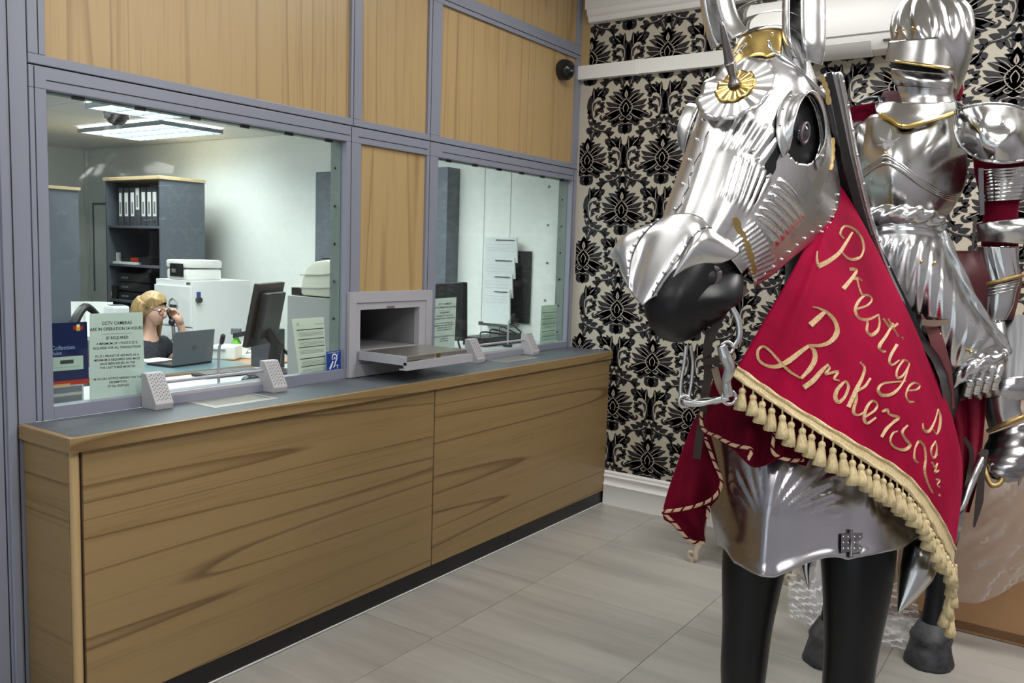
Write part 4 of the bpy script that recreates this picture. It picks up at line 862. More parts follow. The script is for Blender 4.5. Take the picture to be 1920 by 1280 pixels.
# --- head frame: poll, axis to the muzzle, left side, forehead normal
PH, TH = math.radians(6), math.radians(55)
hP = W(1420, 72, 2.10); hh_ = np.array((-math.sin(PH), -math.cos(PH), 0)); hA = math.cos(TH)*hh_-math.sin(TH)*zz; hN = math.sin(TH)*hh_+math.cos(TH)*zz; hS = np.array((-hh_[1], hh_[0], 0))
def HL(a, s, n): return hP+hA*a+hS*s+hN*n
ST = np.array([(-.07, .07, .09, -.02), (-.04, .085, .16, -.005), (.05, .13, .32, .0), (.15, .158, .43, .012), (.25, .158, .45, .014), (.38, .138, .35, .0), (.5, .122, .275, -.010), (.60, .102, .21, -.012), (.70, .090, .18, -.01), (.80, .07, .15, -.03)])
def st(a): return [np.interp(a, ST[:, 0], ST[:, k]) for k in (1, 2, 3)]
# smooth the station table
_aa = np.linspace(-.07, .80, 175); _sv = np.array([st(a) for a in _aa]); _k = np.ones(17)/17
_sv = np.stack([np.convolve(np.pad(_sv[:, i], 8, mode='edge'), _k, 'valid') for i in range(3)], 1)
def st(a): return [np.interp(a, _aa, _sv[:, k]) for k in range(3)]
def head_pt(a, b, off=0.):
    w, D, nt = st(a); ab = abs(b); sg = 1 if b >= 0 else -1
    s = (w+off)*sg*math.sin(min(ab*1.25, 1.)*math.pi/2)**.85*(1-.10*max(0, ab-.8)/.2); n = nt+off-D*ab**2.0
    return HL(a, s, n)
# ---------------- the statue: black body, neck and head in one mesh
hc = [(1.99, -1.30), (1.99, -2.65)]
zc = 1.24
FR, FLg = W(1402, 1150, 2.36), W(1600, 1150, 2.22)       # right and left foreleg at knee height
HR_, HL_ = onp(1552, 1235, 2, .0), onp(1742, 1238, 2, .0)   # hind hooves on the floor
p = [np.array((1.97, -1.30, 1.26)), np.array((1.97, -1.60, 1.20)), np.array((1.97, -2.0, 1.18)), np.array((1.97, -2.35, 1.20)), np.array((1.965, -2.46, 1.26)),  # croup, barrel, chest
     np.array((1.93, -2.30, 1.56)), np.array((1.88, -2.36, 1.84)), HL(.05, 0, -.17)]                                                                          # neck 5-7
rad = [.27, .29, .29, .26, .19, .14, .115, .09]
ed = [(0, 1), (1, 2), (2, 3), (3, 4), (4, 5), (5, 6), (6, 7)]
def leg(pts_, rr, root):
    i0 = len(p); p.extend(pts_); rad.extend(rr); ed.append((root, i0)); ed.extend((i, i+1) for i in range(i0, len(p)-1))
for q, s in ((FR, -1), (FLg, 1)):
    x, y = q[0], q[1]
    leg([np.array((x*.7+1.97*.3, -2.46, 1.02)), np.array((x, y+.02, .80)), np.array((x, y-.0, .58)), np.array((x, y-.01, .47)), np.array((x, y+.0, .27)), np.array((x, y-.01, .15)), np.array((x, y-.05, .07)), np.array((x, y-.07, .015))], [.12, .096, .069, .068, .045, .055, .055, .066], 3)
for q, s in ((HR_, -1), (HL_, 1)):
    x, y = q[0], q[1]
    leg([np.array((x*.6+1.97*.4, -1.34, .98)), np.array((x, y-.10, .82)), np.array((x, y+.10, .56)), np.array((x, y+.06, .40)), np.array((x, y+.045, .24)), np.array((x, y+.02, .15)), np.array((x, y, .07))], [.17, .12, .072, .050, .042, .052, .045], 0)
me = bpy.data.meshes.new('h'); me.from_pydata([tuple(map(float, v)) for v in p], ed, []); ho = bpy.data.objects.new('h', me); COL.objects.link(ho)
ho.modifiers.new('skin', 'SKIN').use_smooth_shade = True
bpy.context.view_layer.objects.active = ho
if not len(me.skin_vertices): bpy.ops.mesh.customdata_skin_add()
for i, r in enumerate(rad): me.skin_vertices[0].data[i].radius = (r, r); me.skin_vertices[0].data[i].use_root = (i == 2)
sb = ho.modifiers.new('s', 'SUBSURF'); sb.levels = sb.render_levels = 3
dg = bpy.context.evaluated_depsgraph_get(); hm = bpy.data.meshes.new_from_object(ho.evaluated_get(dg)); bpy.data.objects.remove(ho)
m = MB(); m.add([v.co for v in hm.vertices], [tuple(f.vertices) for f in hm.polygons])
# head block under the armour
R = []
for a in np.linspace(-.03, .79, 34):
    w, D, nt = st(a); jaw = D*(.84 if a < .45 else .92); jaw = max(jaw, .12)
    tap = 1. if a < .74 else 1-.75*((a-.74)/.05)**2*.5
    c = HL(a, 0, nt-.012-jaw/2); R.append([c+hS*(w-.014)*tap*np.sign(math.cos(t))*abs(math.cos(t))**.75+hN*(jaw/2)*tap*np.sign(math.sin(t))*abs(math.sin(t))**.8 for t in np.linspace(0, 2*math.pi, 33)[:-1]])
m.rings(R)
# lips and chin below the nose plate, nostril rims
MZ = loft_px([(1232, 470, 1372, 470, 2.0, .5), (1222, 505, 1388, 500, 1.965, .56), (1208, 540, 1393, 535, 1.935, .60), (1207, 568, 1386, 562, 1.92, .60), (1214, 592, 1362, 588, 1.915, .58), (1238, 612, 1334, 609, 1.925, .55), (1268, 623, 1304, 621, 1.935, .5)], nseg=7, n=48, flute=lambda th, t: 1+.035*math.exp(-((t-.50)/.07)**2)-.05*math.exp(-((t-.66)/.030)**2)+.03*math.exp(-((t-.76)/.06)**2))
m.rings(MZ); on_muzzle = lookup(np.array([r[0:25] for r in MZ]))
horse = m.build('horse_statue', 'horse_black', smooth='all', label='life-size black horse statue wearing steel barding', cat='horse')
NO = on_muzzle(1322, 522); nv = to_cam(NO); e1 = C_R*.8+C_U*.45; e2 = -C_R*.45+C_U*.8
mm = MB(); mm.tube([NO+.036*math.cos(t)*e1+.024*math.sin(t)*e2+nv*.001 for t in np.linspace(0, 2*math.pi, 25)], .008, 8); mm.build('nostril_rim', 'muzzle_rim', horse, smooth='all')  # highlights on the nostril put into the rim's lighter purple-grey colour
mm = MB(); mm.ball(NO-nv*.012, .030, 14, 10); mm.build('nostril', mat('pit_black', (.002, .002, .002), .6), horse, smooth='all')
ey = head_pt(.212, .53, -.008); mm = MB(); mm.ball(ey, .024, 16, 10); mm.build('eye', mat('eye_dark', (.02, .015, .02), .12, coat=1.), horse, smooth='all')
mm = MB(); mm.tube([ey+.026*(math.cos(t)*hA+.75*math.sin(t)*hN)+hS*.014 for t in np.linspace(0, 2*math.pi, 21)], .0045, 6); mm.build('eyelid', mat('lid', (.10, .07, .09), .4), horse, smooth='all')
for q in (HR_, HL_):
    x, y = q[0], q[1]; mm = MB()
    R = []
    for z, r, dy in ((.0, .092, -.02), (.012, .094, -.02), (.06, .080, -.008), (.085, .076, .0), (.10, .081, .002), (.115, .074, .006), (.16, .052, .02)):
        R.append([(x+r*math.cos(t)*(1+.03*math.sin(9*t+z*40)), y+dy+r*1.08*math.sin(t)*(1+.03*math.cos(7*t-z*60)), z) for t in np.linspace(0, 2*math.pi, 29)[:-1]])
    mm.rings(R); mm.build('hoof', 'hoof', horse, smooth='all')
for q in (FR, FLg):
    x, y = q[0], q[1]; mm = MB(); R = []
    for z, r, dy in ((.0, .085, -.07), (.012, .087, -.07), (.06, .074, -.05), (.09, .076, -.04), (.12, .060, -.02)): R.append([(x+r*math.cos(t), y+dy+r*1.08*math.sin(t), z) for t in np.linspace(0, 2*math.pi, 25)[:-1]])
    mm.rings(R); mm.build('hoof', 'hoof', horse, smooth='all')
# ---------------- chanfron (head armour)
ch = thing('chanfron', 'polished steel chanfron with rosette and spike on the horse head', 'head armour', HL(.3, 0, 0))
NA, NB = 170, 230
AA = np.linspace(-.045, .60, NA); BB = np.linspace(-1, 1, NB)
def ridge(a, b):
    d = 0.
    fl = lambda x: .5+.5*math.cos(2*math.pi*x)
    d += band(b, .05, .42, .03)*band(a, .268, .350, .016)*.0048*fl(b*15+a*6)
    d += band(b, .20, .52, .025)*band(a, .37, .48, .014)*.0050*fl(b*20-a*8)
    d += band(b, .56, .84, .02)*band(a, .345, .475, .010)*.0085*fl(a*45+b*5)
    d += band(b, .55, .97, .02)*band(a, .490, .575, .008)*.0045*fl(b*26+a*22)
    d += .004*math.exp(-(b/.05)**2)*band(a, .3, .56, .04)
    d += .006*math.exp(-((b-.30)/.12)**2)*sm(a, .30, .5) + .006*math.exp(-((b+.30)/.12)**2)*sm(a, .30, .5)   # edges of the nasal ridge
    d -= .006*math.exp(-((b-.48)/.08)**2)*sm(a, .26, .5)
    d += .012*math.exp(-((b-.42)/.15)**2-((a-.11)/.06)**2) + .012*math.exp(-((b+.42)/.15)**2-((a-.11)/.06)**2)  # brow bosses
    return d
G = np.array([[head_pt(a, b) for b in BB] for a in AA]); du = np.gradient(G, axis=0); dv = np.gradient(G, axis=1); nn = np.cross(du, dv); nn /= np.linalg.norm(nn, axis=2, keepdims=True)
if (nn.reshape(-1, 3)@hN).mean() < 0: nn = -nn
RD = np.array([[ridge(a, b) for b in BB] for a in AA]); G = G+nn*RD[..., None]
EB = .545
hole = lambda a, b: ((a-.205)/.084)**2+((abs(b)-EB)/.145)**2 < 1
cut = lambda a, b: (a > .36+.27*(1-abs(b)**3)) or (a < .02 and abs(b) > .75)      # cheek plates end before the nose
m = MB(); vv = [tuple(x) for x in G.reshape(-1, 3)]; off = len(vv); back = [tuple(x) for x in (G-nn*.0022).reshape(-1, 3)]
ff = []
for i in range(NA-1):
    for j in range(NB-1):
        a, b = (AA[i]+AA[i+1])/2, (BB[j]+BB[j+1])/2
        if hole(a, b) or (abs(b) > .8 and a > .575): continue
        q = (i*NB+j, i*NB+j+1, (i+1)*NB+j+1, (i+1)*NB+j); ff.append(q)
on_head = lookup(G); m.add(vv, ff); mp_ = m.build('face_plate', 'steel_head', ch, smooth='all'); md = mp_.modifiers.new('thick', 'SOLIDIFY'); md.thickness = .0022; md.offset = -1
# loose verts left by the holes
bm = bmesh.new(); bm.from_mesh(mp_.data); bmesh.ops.delete(bm, geom=[v for v in bm.verts if not v.link_faces], context='VERTS'); bm.to_mesh(mp_.data); bm.free()
# eye guards: flanged half tubes round each eye
for sg in (1, -1):
    R = []; cen = head_pt(.205, EB*sg)
    for t in np.linspace(-.12*math.pi, 1.42*math.pi, 44):
        a, b = .205-.084*math.sin(t), EB+.150*math.cos(t)
        base = head_pt(a, b*sg, .0); out = hS*sg*.80+hN*.50; x_ = (t/math.pi+.12)/1.54
        hgt_ = .046*np.interp(x_, [0, .12, .35, .6, .8, .93, 1.], [.12, .45, .80, 1., .95, .6, .12])
        dr = (base-cen); dr /= np.linalg.norm(dr)
        R.append([base+dr*.024+out*.001, base+dr*.006+out*.004, base+out*hgt_*.5-dr*.004, base+out*hgt_-dr*.006, base+out*hgt_-dr*.003, base+out*hgt_*.5-dr*.001, base+dr*.010+out*.007, base+dr*.024+out*.004])
    m = MB(); m.rings(R, True, True); g = m.build('eye_guard', 'steel_head', ch, smooth='all')
    mr = MB()
    for t in np.linspace(0, 1.15*math.pi, 9):
        base = head_pt(.205-.084*math.sin(t), (EB+.150*math.cos(t))*sg, .004); dr = base-cen; dr /= np.linalg.norm(dr); mr.ball(base+dr*.014, .0042, 8, 5)
    mr.build('rivets', 'steel', g, smooth='all')
# nose plate: broad flaring lip
NBn = 90; NAn = 46; Gn = np.zeros((NAn, NBn, 3))
for j, b in enumerate(np.linspace(-1, 1, NBn)):
    ab = abs(b); aend = .775-.145*ab**1.25 if b < 0 else .775-.135*ab**1.1; a0_ = .545
    for i, t in enumerate(np.linspace(0, 1, NAn)):
        a = a0_+(aend-a0_)*t; fl = .108+.052*math.sin(math.pi*min(1, t*1.05))**.8+.010*t
        s = b*fl*(1.27 if b < 0 else .76)-.030*t; n = .004-.115*ab**2.4*(1-.45*t)-.018*t*t-.012*t*(1-ab)
        n += .026*math.exp(-((ab-.62)/.22)**2)*math.sin(math.pi*min(1., t*1.1)) - .012*math.exp(-((ab-.30)/.10)**2)*sm(t, .2, .6)
        Gn[i, j] = HL(a, s, n)
m = MB(); m.sheet(Gn, .003, nrm=hN); npl = m.build('nose_plate', 'steel_head', ch, smooth='all')
mr = MB()
def gn(t, b): return Gn[int(round(t*(NAn-1))), int(round((b+1)/2*(NBn-1)))]
for b in (-.42,):
    for t in np.linspace(.06, .86, 9): mr.ball(gn(t, b), .0045, 8, 5)
for k in range(11): t = k/10; mr.ball(gn(.08+.84*t**1.3, .80-.66*math.sin(t*math.pi/2)), .0045, 8, 5)
mr.build('rivets', 'steel', npl, smooth='all')
for P in ([gn(t, -.40) for t in np.linspace(.02, .98, 12)], [gn(.05+.93*t**1.3, .83-.66*math.sin(t*math.pi/2)) for t in np.linspace(0, 1, 14)]):
    mm = MB(); mm.tube([q+hN*.0005 for q in P], .0018, 5, smooth=2); mm.build('lapped_seam', 'steel_dark', npl, smooth=True)
# scalloped lap seam and rivets on the face plate
P = []; sx_ = spline([np.array((u, v, 0.)) for u, v in ((1328, 246), (1314, 286), (1297, 322), (1292, 350), (1278, 382), (1262, 412))], 8)
for k, q in enumerate(sx_): P.append(on_head(q[0]-3*abs(math.sin(k*math.pi/8)), q[1], .0015))
mm = MB(); mm.tube(P, .0016, 5, smooth=2); mm.build('scalloped_seam', 'steel_dark', ch, smooth=True)
mr = MB()
for u, v in ((1318, 226), (1306, 262), (1292, 300), (1280, 345), (1266, 392), (1263, 404)): mr.ball(on_head(u, v, .002), .0055, 8, 5)
for k in range(9): mr.ball(head_pt(.30+.27*k/8, .955, .002), .004, 8, 5)
for k in range(6): mr.ball(head_pt(.345+.012*k, .30+.06*k, .006), .0045, 8, 5)
for k in range(7): mr.ball(head_pt(.30-.02*k, .985-.004*k, .003), .004, 8, 5)
mr.build('rivets', 'steel', ch, smooth='all')
# rosette: fluted steel disc, brass disc, iron spike
rc = head_pt(.200, .045, .012); rA = hA; rS = hS
def rosette(r, n, lift, dish, amp, name, mname):
    m = MB(); R = []; seg = n*6
    for k in range(9):
        t = k/8; R.append([rc+hN*(lift-dish*t*t+amp*t*math.cos(n*x))+(rA*math.cos(x)*1.0+rS*math.sin(x))*r*t*(1+.035*t*abs(math.cos(n*x/2))) for x in np.linspace(0, 2*math.pi, seg+1)[:-1]])
    m.rings(R, True, False); o = m.build(name, mname, ch, smooth='all'); md = o.modifiers.new('thick', 'SOLIDIFY'); md.thickness = .0018; md.offset = -1; return o
rosette(.096, 10, .013, .006, .0045, 'steel_rosette', 'steel_head'); rosette(.048, 10, .0190, .003, .0030, 'brass_rosette', 'brass')
sp0 = rc+hN*.018; sp1 = W(1352, 38, 1.93)
m = MB(); d = sp1-sp0; m.tube([sp0, sp0+d*.03, sp0+d*.09, sp0+d*.16, sp0+d*.30, sp0+d*.34, sp0+d*.38, sp0+d*.7, sp0+d], [.016, .016, .011, .0085, .012, .014, .012, .009, .004], 14, smooth=3); m.build('spike', 'iron', ch, smooth='all')
# brass poll plate with scalloped lower edge
Gp = []
for i in range(10):
    t = i/9; row = []
    for j in range(25):
        b = -.42+.68*j/24; e = .062+.030*(1-abs((b+.08)/.34))-.012*abs(math.sin((b+.08)/.34*math.pi*1.5))
        row.append(head_pt(-.035+(e+.035)*t, b, .006))
    Gp.append(row)
m = MB(); m.sheet(Gp, .002, nrm=hN); m.build('brass_plate', 'brass', ch, smooth='all')
mr = MB()
for b in (-.3, -.08, .14): mr.ball(head_pt(-.01, b, .008), .004, 8, 5)
mr.ball(head_pt(.045, -.08, .008), .004, 8, 5); mr.build('rivets', 'steel', ch, smooth='all')
# poll lames behind the ears
for k in range(3):
    Gp = [[head_pt(-.045-.02*k-.03*t, b, .01+.012*k-.02*t)+zz*.012*k for b in np.linspace(-.75, .75, 24)] for t in np.linspace(0, 1, 4)]
    m = MB(); m.sheet(Gp, .002, nrm=hN); m.build('poll_lame', 'steel_head', ch, smooth='all')
# ears: open leaf-shaped tubes
def ear_tube(sec, a0, a1):
    R = loft_px(sec, nseg=7, n=30, a0=a0, a1=a1); m = MB(); m.rings(R, False, False); o = m.build('ear_guard', 'steel', ch, smooth='all'); md = o.modifiers.new('thick', 'SOLIDIFY'); md.thickness = .0025; return o
ear_tube([(1335, 92, 1402, 58, 2.09, .9), (1322, 55, 1388, 38, 2.10, .85), (1314, 10, 1376, 0, 2.11, .8), (1312, -50, 1372, -50, 2.12, .75), (1322, -105, 1362, -105, 2.13, .6), (1340, -140, 1346, -140, 2.14, .5)], math.radians(-215), math.radians(105))
ear_tube([(1486, 108, 1542, 122, 2.06, .9), (1470, 78, 1547, 84, 2.06, .9), (1467, 30, 1547, 34, 2.07, .85), (1470, -30, 1545, -26, 2.08, .8), (1482, -90, 1530, -90, 2.09, .6), (1502, -130, 1508, -130, 2.10, .5)], math.radians(-215), math.radians(112))
for sg, bc, n_ in ((-1, -.42, 7), (1, .46, 8)):
    mr = MB(); mm = MB(); P = []
    for k in range(n_):
        t = k/(n_-1)*math.pi*1.0; a = .018+.052*math.sin(t); b = bc+.34*math.cos(t)*1.0; P.append(head_pt(a, b, .006)); mr.ball(P[-1], .0048, 8, 5)
    mm.tube([q-hN*.004 for q in P], .0065, 8, smooth=4); mm.build('ear_collar', 'steel', ch, smooth='all'); mr.build('rivets', 'steel', ch, smooth='all')
# brass edgings
def leafy(P, w, name, n_=5, parent=ch):
    P = spline(P, 8); k = len(P); ws = [w*(.55+.45*abs(math.sin(i/(k-1)*math.pi*n_))) for i in range(k)]
    m = stroke_cam(P, ws, .004, .003, 1); return m.build(name, 'brass_old', parent, smooth=True)
leafy([on_head(*q) for q in ((1376, 408), (1388, 436), (1400, 462), (1408, 486), (1413, 515))], .020, 'brass_edging')
leafy([on_head(*q) for q in ((1539, 142), (1549, 165), (1555, 196))], .014, 'brass_edging', 4)
leafy([on_head(*q) for q in ((1562, 258), (1562, 288), (1558, 318))], .010, 'brass_edging', 4)
# ---------------- crinet: steel lames over the neck, seen as a narrow edge
cr = thing('crinet', 'steel neck armour lames behind the horse head', 'neck armour', (1.92, -2.4, 1.7))
PA = [(1572, 135, 2.13), (1588, 215, 2.18), (1604, 300, 2.24), (1628, 400, 2.32), (1658, 490, 2.38), (1698, 575, 2.42)]
rows = [[(u-44+4*k, v+12, d+.03), (u-24+2*k, v+3, d-.004), (u-6, v, d-.01), (u+7, v+2, d+.03), (u+9, v+6, d+.20)] for k, (u, v, d) in enumerate(PA)]
Gk = dense(grid_px(rows), 9, 9); nk = Gk.shape[0]
m = MB(); m.sheet(Gk, .003, nrm=-C_F); m.build('neck_plate', 'steel_dull', cr, smooth='all')
m = MB(); m.tube([Gk[i, 22]+to_cam(Gk[i, 22])*.004 for i in range(nk)], .0055, 8); m.build('turned_edge', 'steel', cr, smooth='all')
m = stroke_cam([Gk[i, 12] for i in range(0, nk, 4)], [.014, .022, .016], .004, .002, 3); m.build('dark_gap_strip', 'black', cr)  # black ribbon: shade of the gap along the neck plate, put in as colour
mr = MB()
for i in range(2, nk, 5): mr.ball(Gk[i, 25]+to_cam(Gk[i, 25])*.003, .0055, 8, 5)
mr.build('rivets', 'steel', cr, smooth='all')
# ---------------- peytral (breast armour)
pe = thing('peytral', 'steel breast armour apron hanging over the horse chest', 'breast armour', (1.98, -2.75, .9))
rows = [[(1335, 745, 2.20), (1400, 740, 2.10), (1470, 745, 2.06), (1560, 760, 2.08), (1650, 800, 2.12), (1765, 850, 2.26)],
        [(1326, 850, 2.25), (1385, 850, 2.10), (1455, 850, 2.02), (1560, 855, 2.03), (1650, 880, 2.06), (1760, 910, 2.23)],
        [(1330, 940, 2.27), (1370, 940, 2.12), (1440, 945, 2.00), (1555, 945, 2.00), (1650, 950, 2.04), (1755, 960, 2.20)],
        [(1345, 1022, 2.28), (1372, 1052, 2.12), (1428, 1086, 1.97), (1560, 1052, 1.97), (1645, 1047, 2.01), (1750, 1000, 2.18)]]
G = dense(grid_px(rows), 22, 22); a_, b_ = G.shape[:2]; nnn = np.array([[to_cam(q) for q in r] for r in G])
for i in range(a_):
    for j in range(b_):
        s, t = j/(b_-1), i/(a_-1)
        d = .0
        ks = .40-.02*(1-t)                                              # keel and the two fans of flutes
        fan = band(t, .28, .70, .05)*(band(s, .20, .38, .02)+band(s, .41, .64, .03)); ang = math.atan2(t-.78, (s-.40)*1.6); d += fan*.006*abs(math.cos(ang*13))
        d += .012*math.exp(-((s-.40)/.03)**2)*sm(t, .2, .6)
        d += .008*math.sin(s*34)*sm(s, .5, .7)*sm(t, .25, .6)*(1-.2*t)
        if t > .94: d += .004*math.sin(min(1, (t-.94)/.06)*math.pi/2)
        sc_ = .010*abs(math.sin(s*math.pi*4.5))*sm(t, .85, 1)
        G[i, j] += nnn[i, j]*d+zz*sc_*1.2
m = MB(); m.sheet(G, .003, nrm=-C_F); pp = m.build('breast_plate', 'steel_dull', pe, smooth='all')
on_pey = lookup(G)
for (u0, u1) in ((1577, 1594), (1598, 1616)):
    m = MB(); m.prism([on_pey(u0, 1000, .005), on_pey(u1, 998, .005), on_pey(u1, 1008, .005), on_pey((u0+u1)/2+(3 if u0 < 1590 else -3), 1016, .005), on_pey(u1, 1024, .005), on_pey(u1, 1033, .005), on_pey(u0, 1036, .005)], -C_F*.004); hgp = m.build('hinge_leaf', 'steel_dark', pe, bevel=.001)
    mr = MB()
    for v in (1006, 1017, 1028):
        for u in (u0+4, u1-4): mr.ball(on_pey(u, v, .010), .003, 8, 5)
    mr.build('rivets', 'steel', hgp, smooth='all')
m = MB(); m.tube([on_pey(1596, 992, .007), on_pey(1596, 1018, .007), on_pey(1596, 1044, .007)], .004, 8); m.build('hinge_pin', 'steel_dark', pe)
# conical boss and the tip of its twin
def cone(P, rr, lab, ax_):
    m = MB(); m.tube(P, rr, 22, smooth=5); o = m.build('cone', 'steel', label=lab, cat='spike', group='hanging steel spikes', smooth='all'); return o
o = cone([W(1728, 1026, 2.30), W(1724, 1040, 2.28), W(1714, 1075, 2.26), W(1700, 1112, 2.24), W(1684, 1148, 2.22)], [.030, .055, .046, .026, .002], 'polished steel spike hanging beside the raised tassel fringe', None); o.name = 'steel_spike'
m = MB()
for u, v in ((1748, 1046), (1742, 1062)): m.ball(W(u, v, 2.245), .005, 8, 5)
m.build('rivets', 'steel', o, smooth='all')
o = cone([W(1512, 1040, 2.50), W(1512, 1060, 2.49), W(1514, 1085, 2.48), W(1517, 1106, 2.47)], [.03, .026, .012, .001], 'tip of a steel spike showing below the breast armour', None); o.name = 'steel_spike'
# ---------------- velvet cloths
vc = thing('velvet_cloth', 'crimson velvet caparison with gold lettering, tassel fringe and braid', 'cloth', (2.05, -2.5, 1.3))
cols = [[(1568, 332, 2.275), (1540, 400, 2.215), (1490, 500, 2.105), (1430, 605, 2.015), (1374, 702, 1.955)],
        [(1568, 332, 2.275), (1555, 430, 2.175), (1525, 560, 2.055), (1500, 670, 1.975), (1472, 768, 1.920)],
        [(1569, 332, 2.275), (1582, 440, 2.195), (1594, 580, 2.085), (1602, 710, 2.005), (1598, 848, 1.940)],
        [(1570, 332, 2.285), (1610, 440, 2.235), (1662, 600, 2.175), (1700, 750, 2.105), (1702, 918, 2.015)],
        [(1571, 332, 2.295), (1636, 455, 2.295), (1722, 640, 2.315), (1786, 815, 2.295), (1758, 1000, 2.125)],
        [(1572, 332, 2.315), (1640, 460, 2.355), (1728, 642, 2.405), (1802, 850, 2.375), (1788, 1060, 2.255)]]
Gc = dense(grid_px(cols), 14, 14)                        # [column, along]
na, nb = Gc.shape[:2]
for i in range(na):
    for j in range(nb):
        s, t = i/(na-1), j/(nb-1); Gc[i, j] += to_cam(Gc[i, j])*(.010*math.sin(s*15+1.5*t)*sm(t, .15, .9)*(1-.4*s)+.012*math.exp(-((s-.16+.05*t)/.035)**2)*sm(t, .1, .6))
m = MB(); m.sheet(Gc, .004, nrm=-C_F); vo = m.build('velvet', 'velvet', vc, smooth='all')
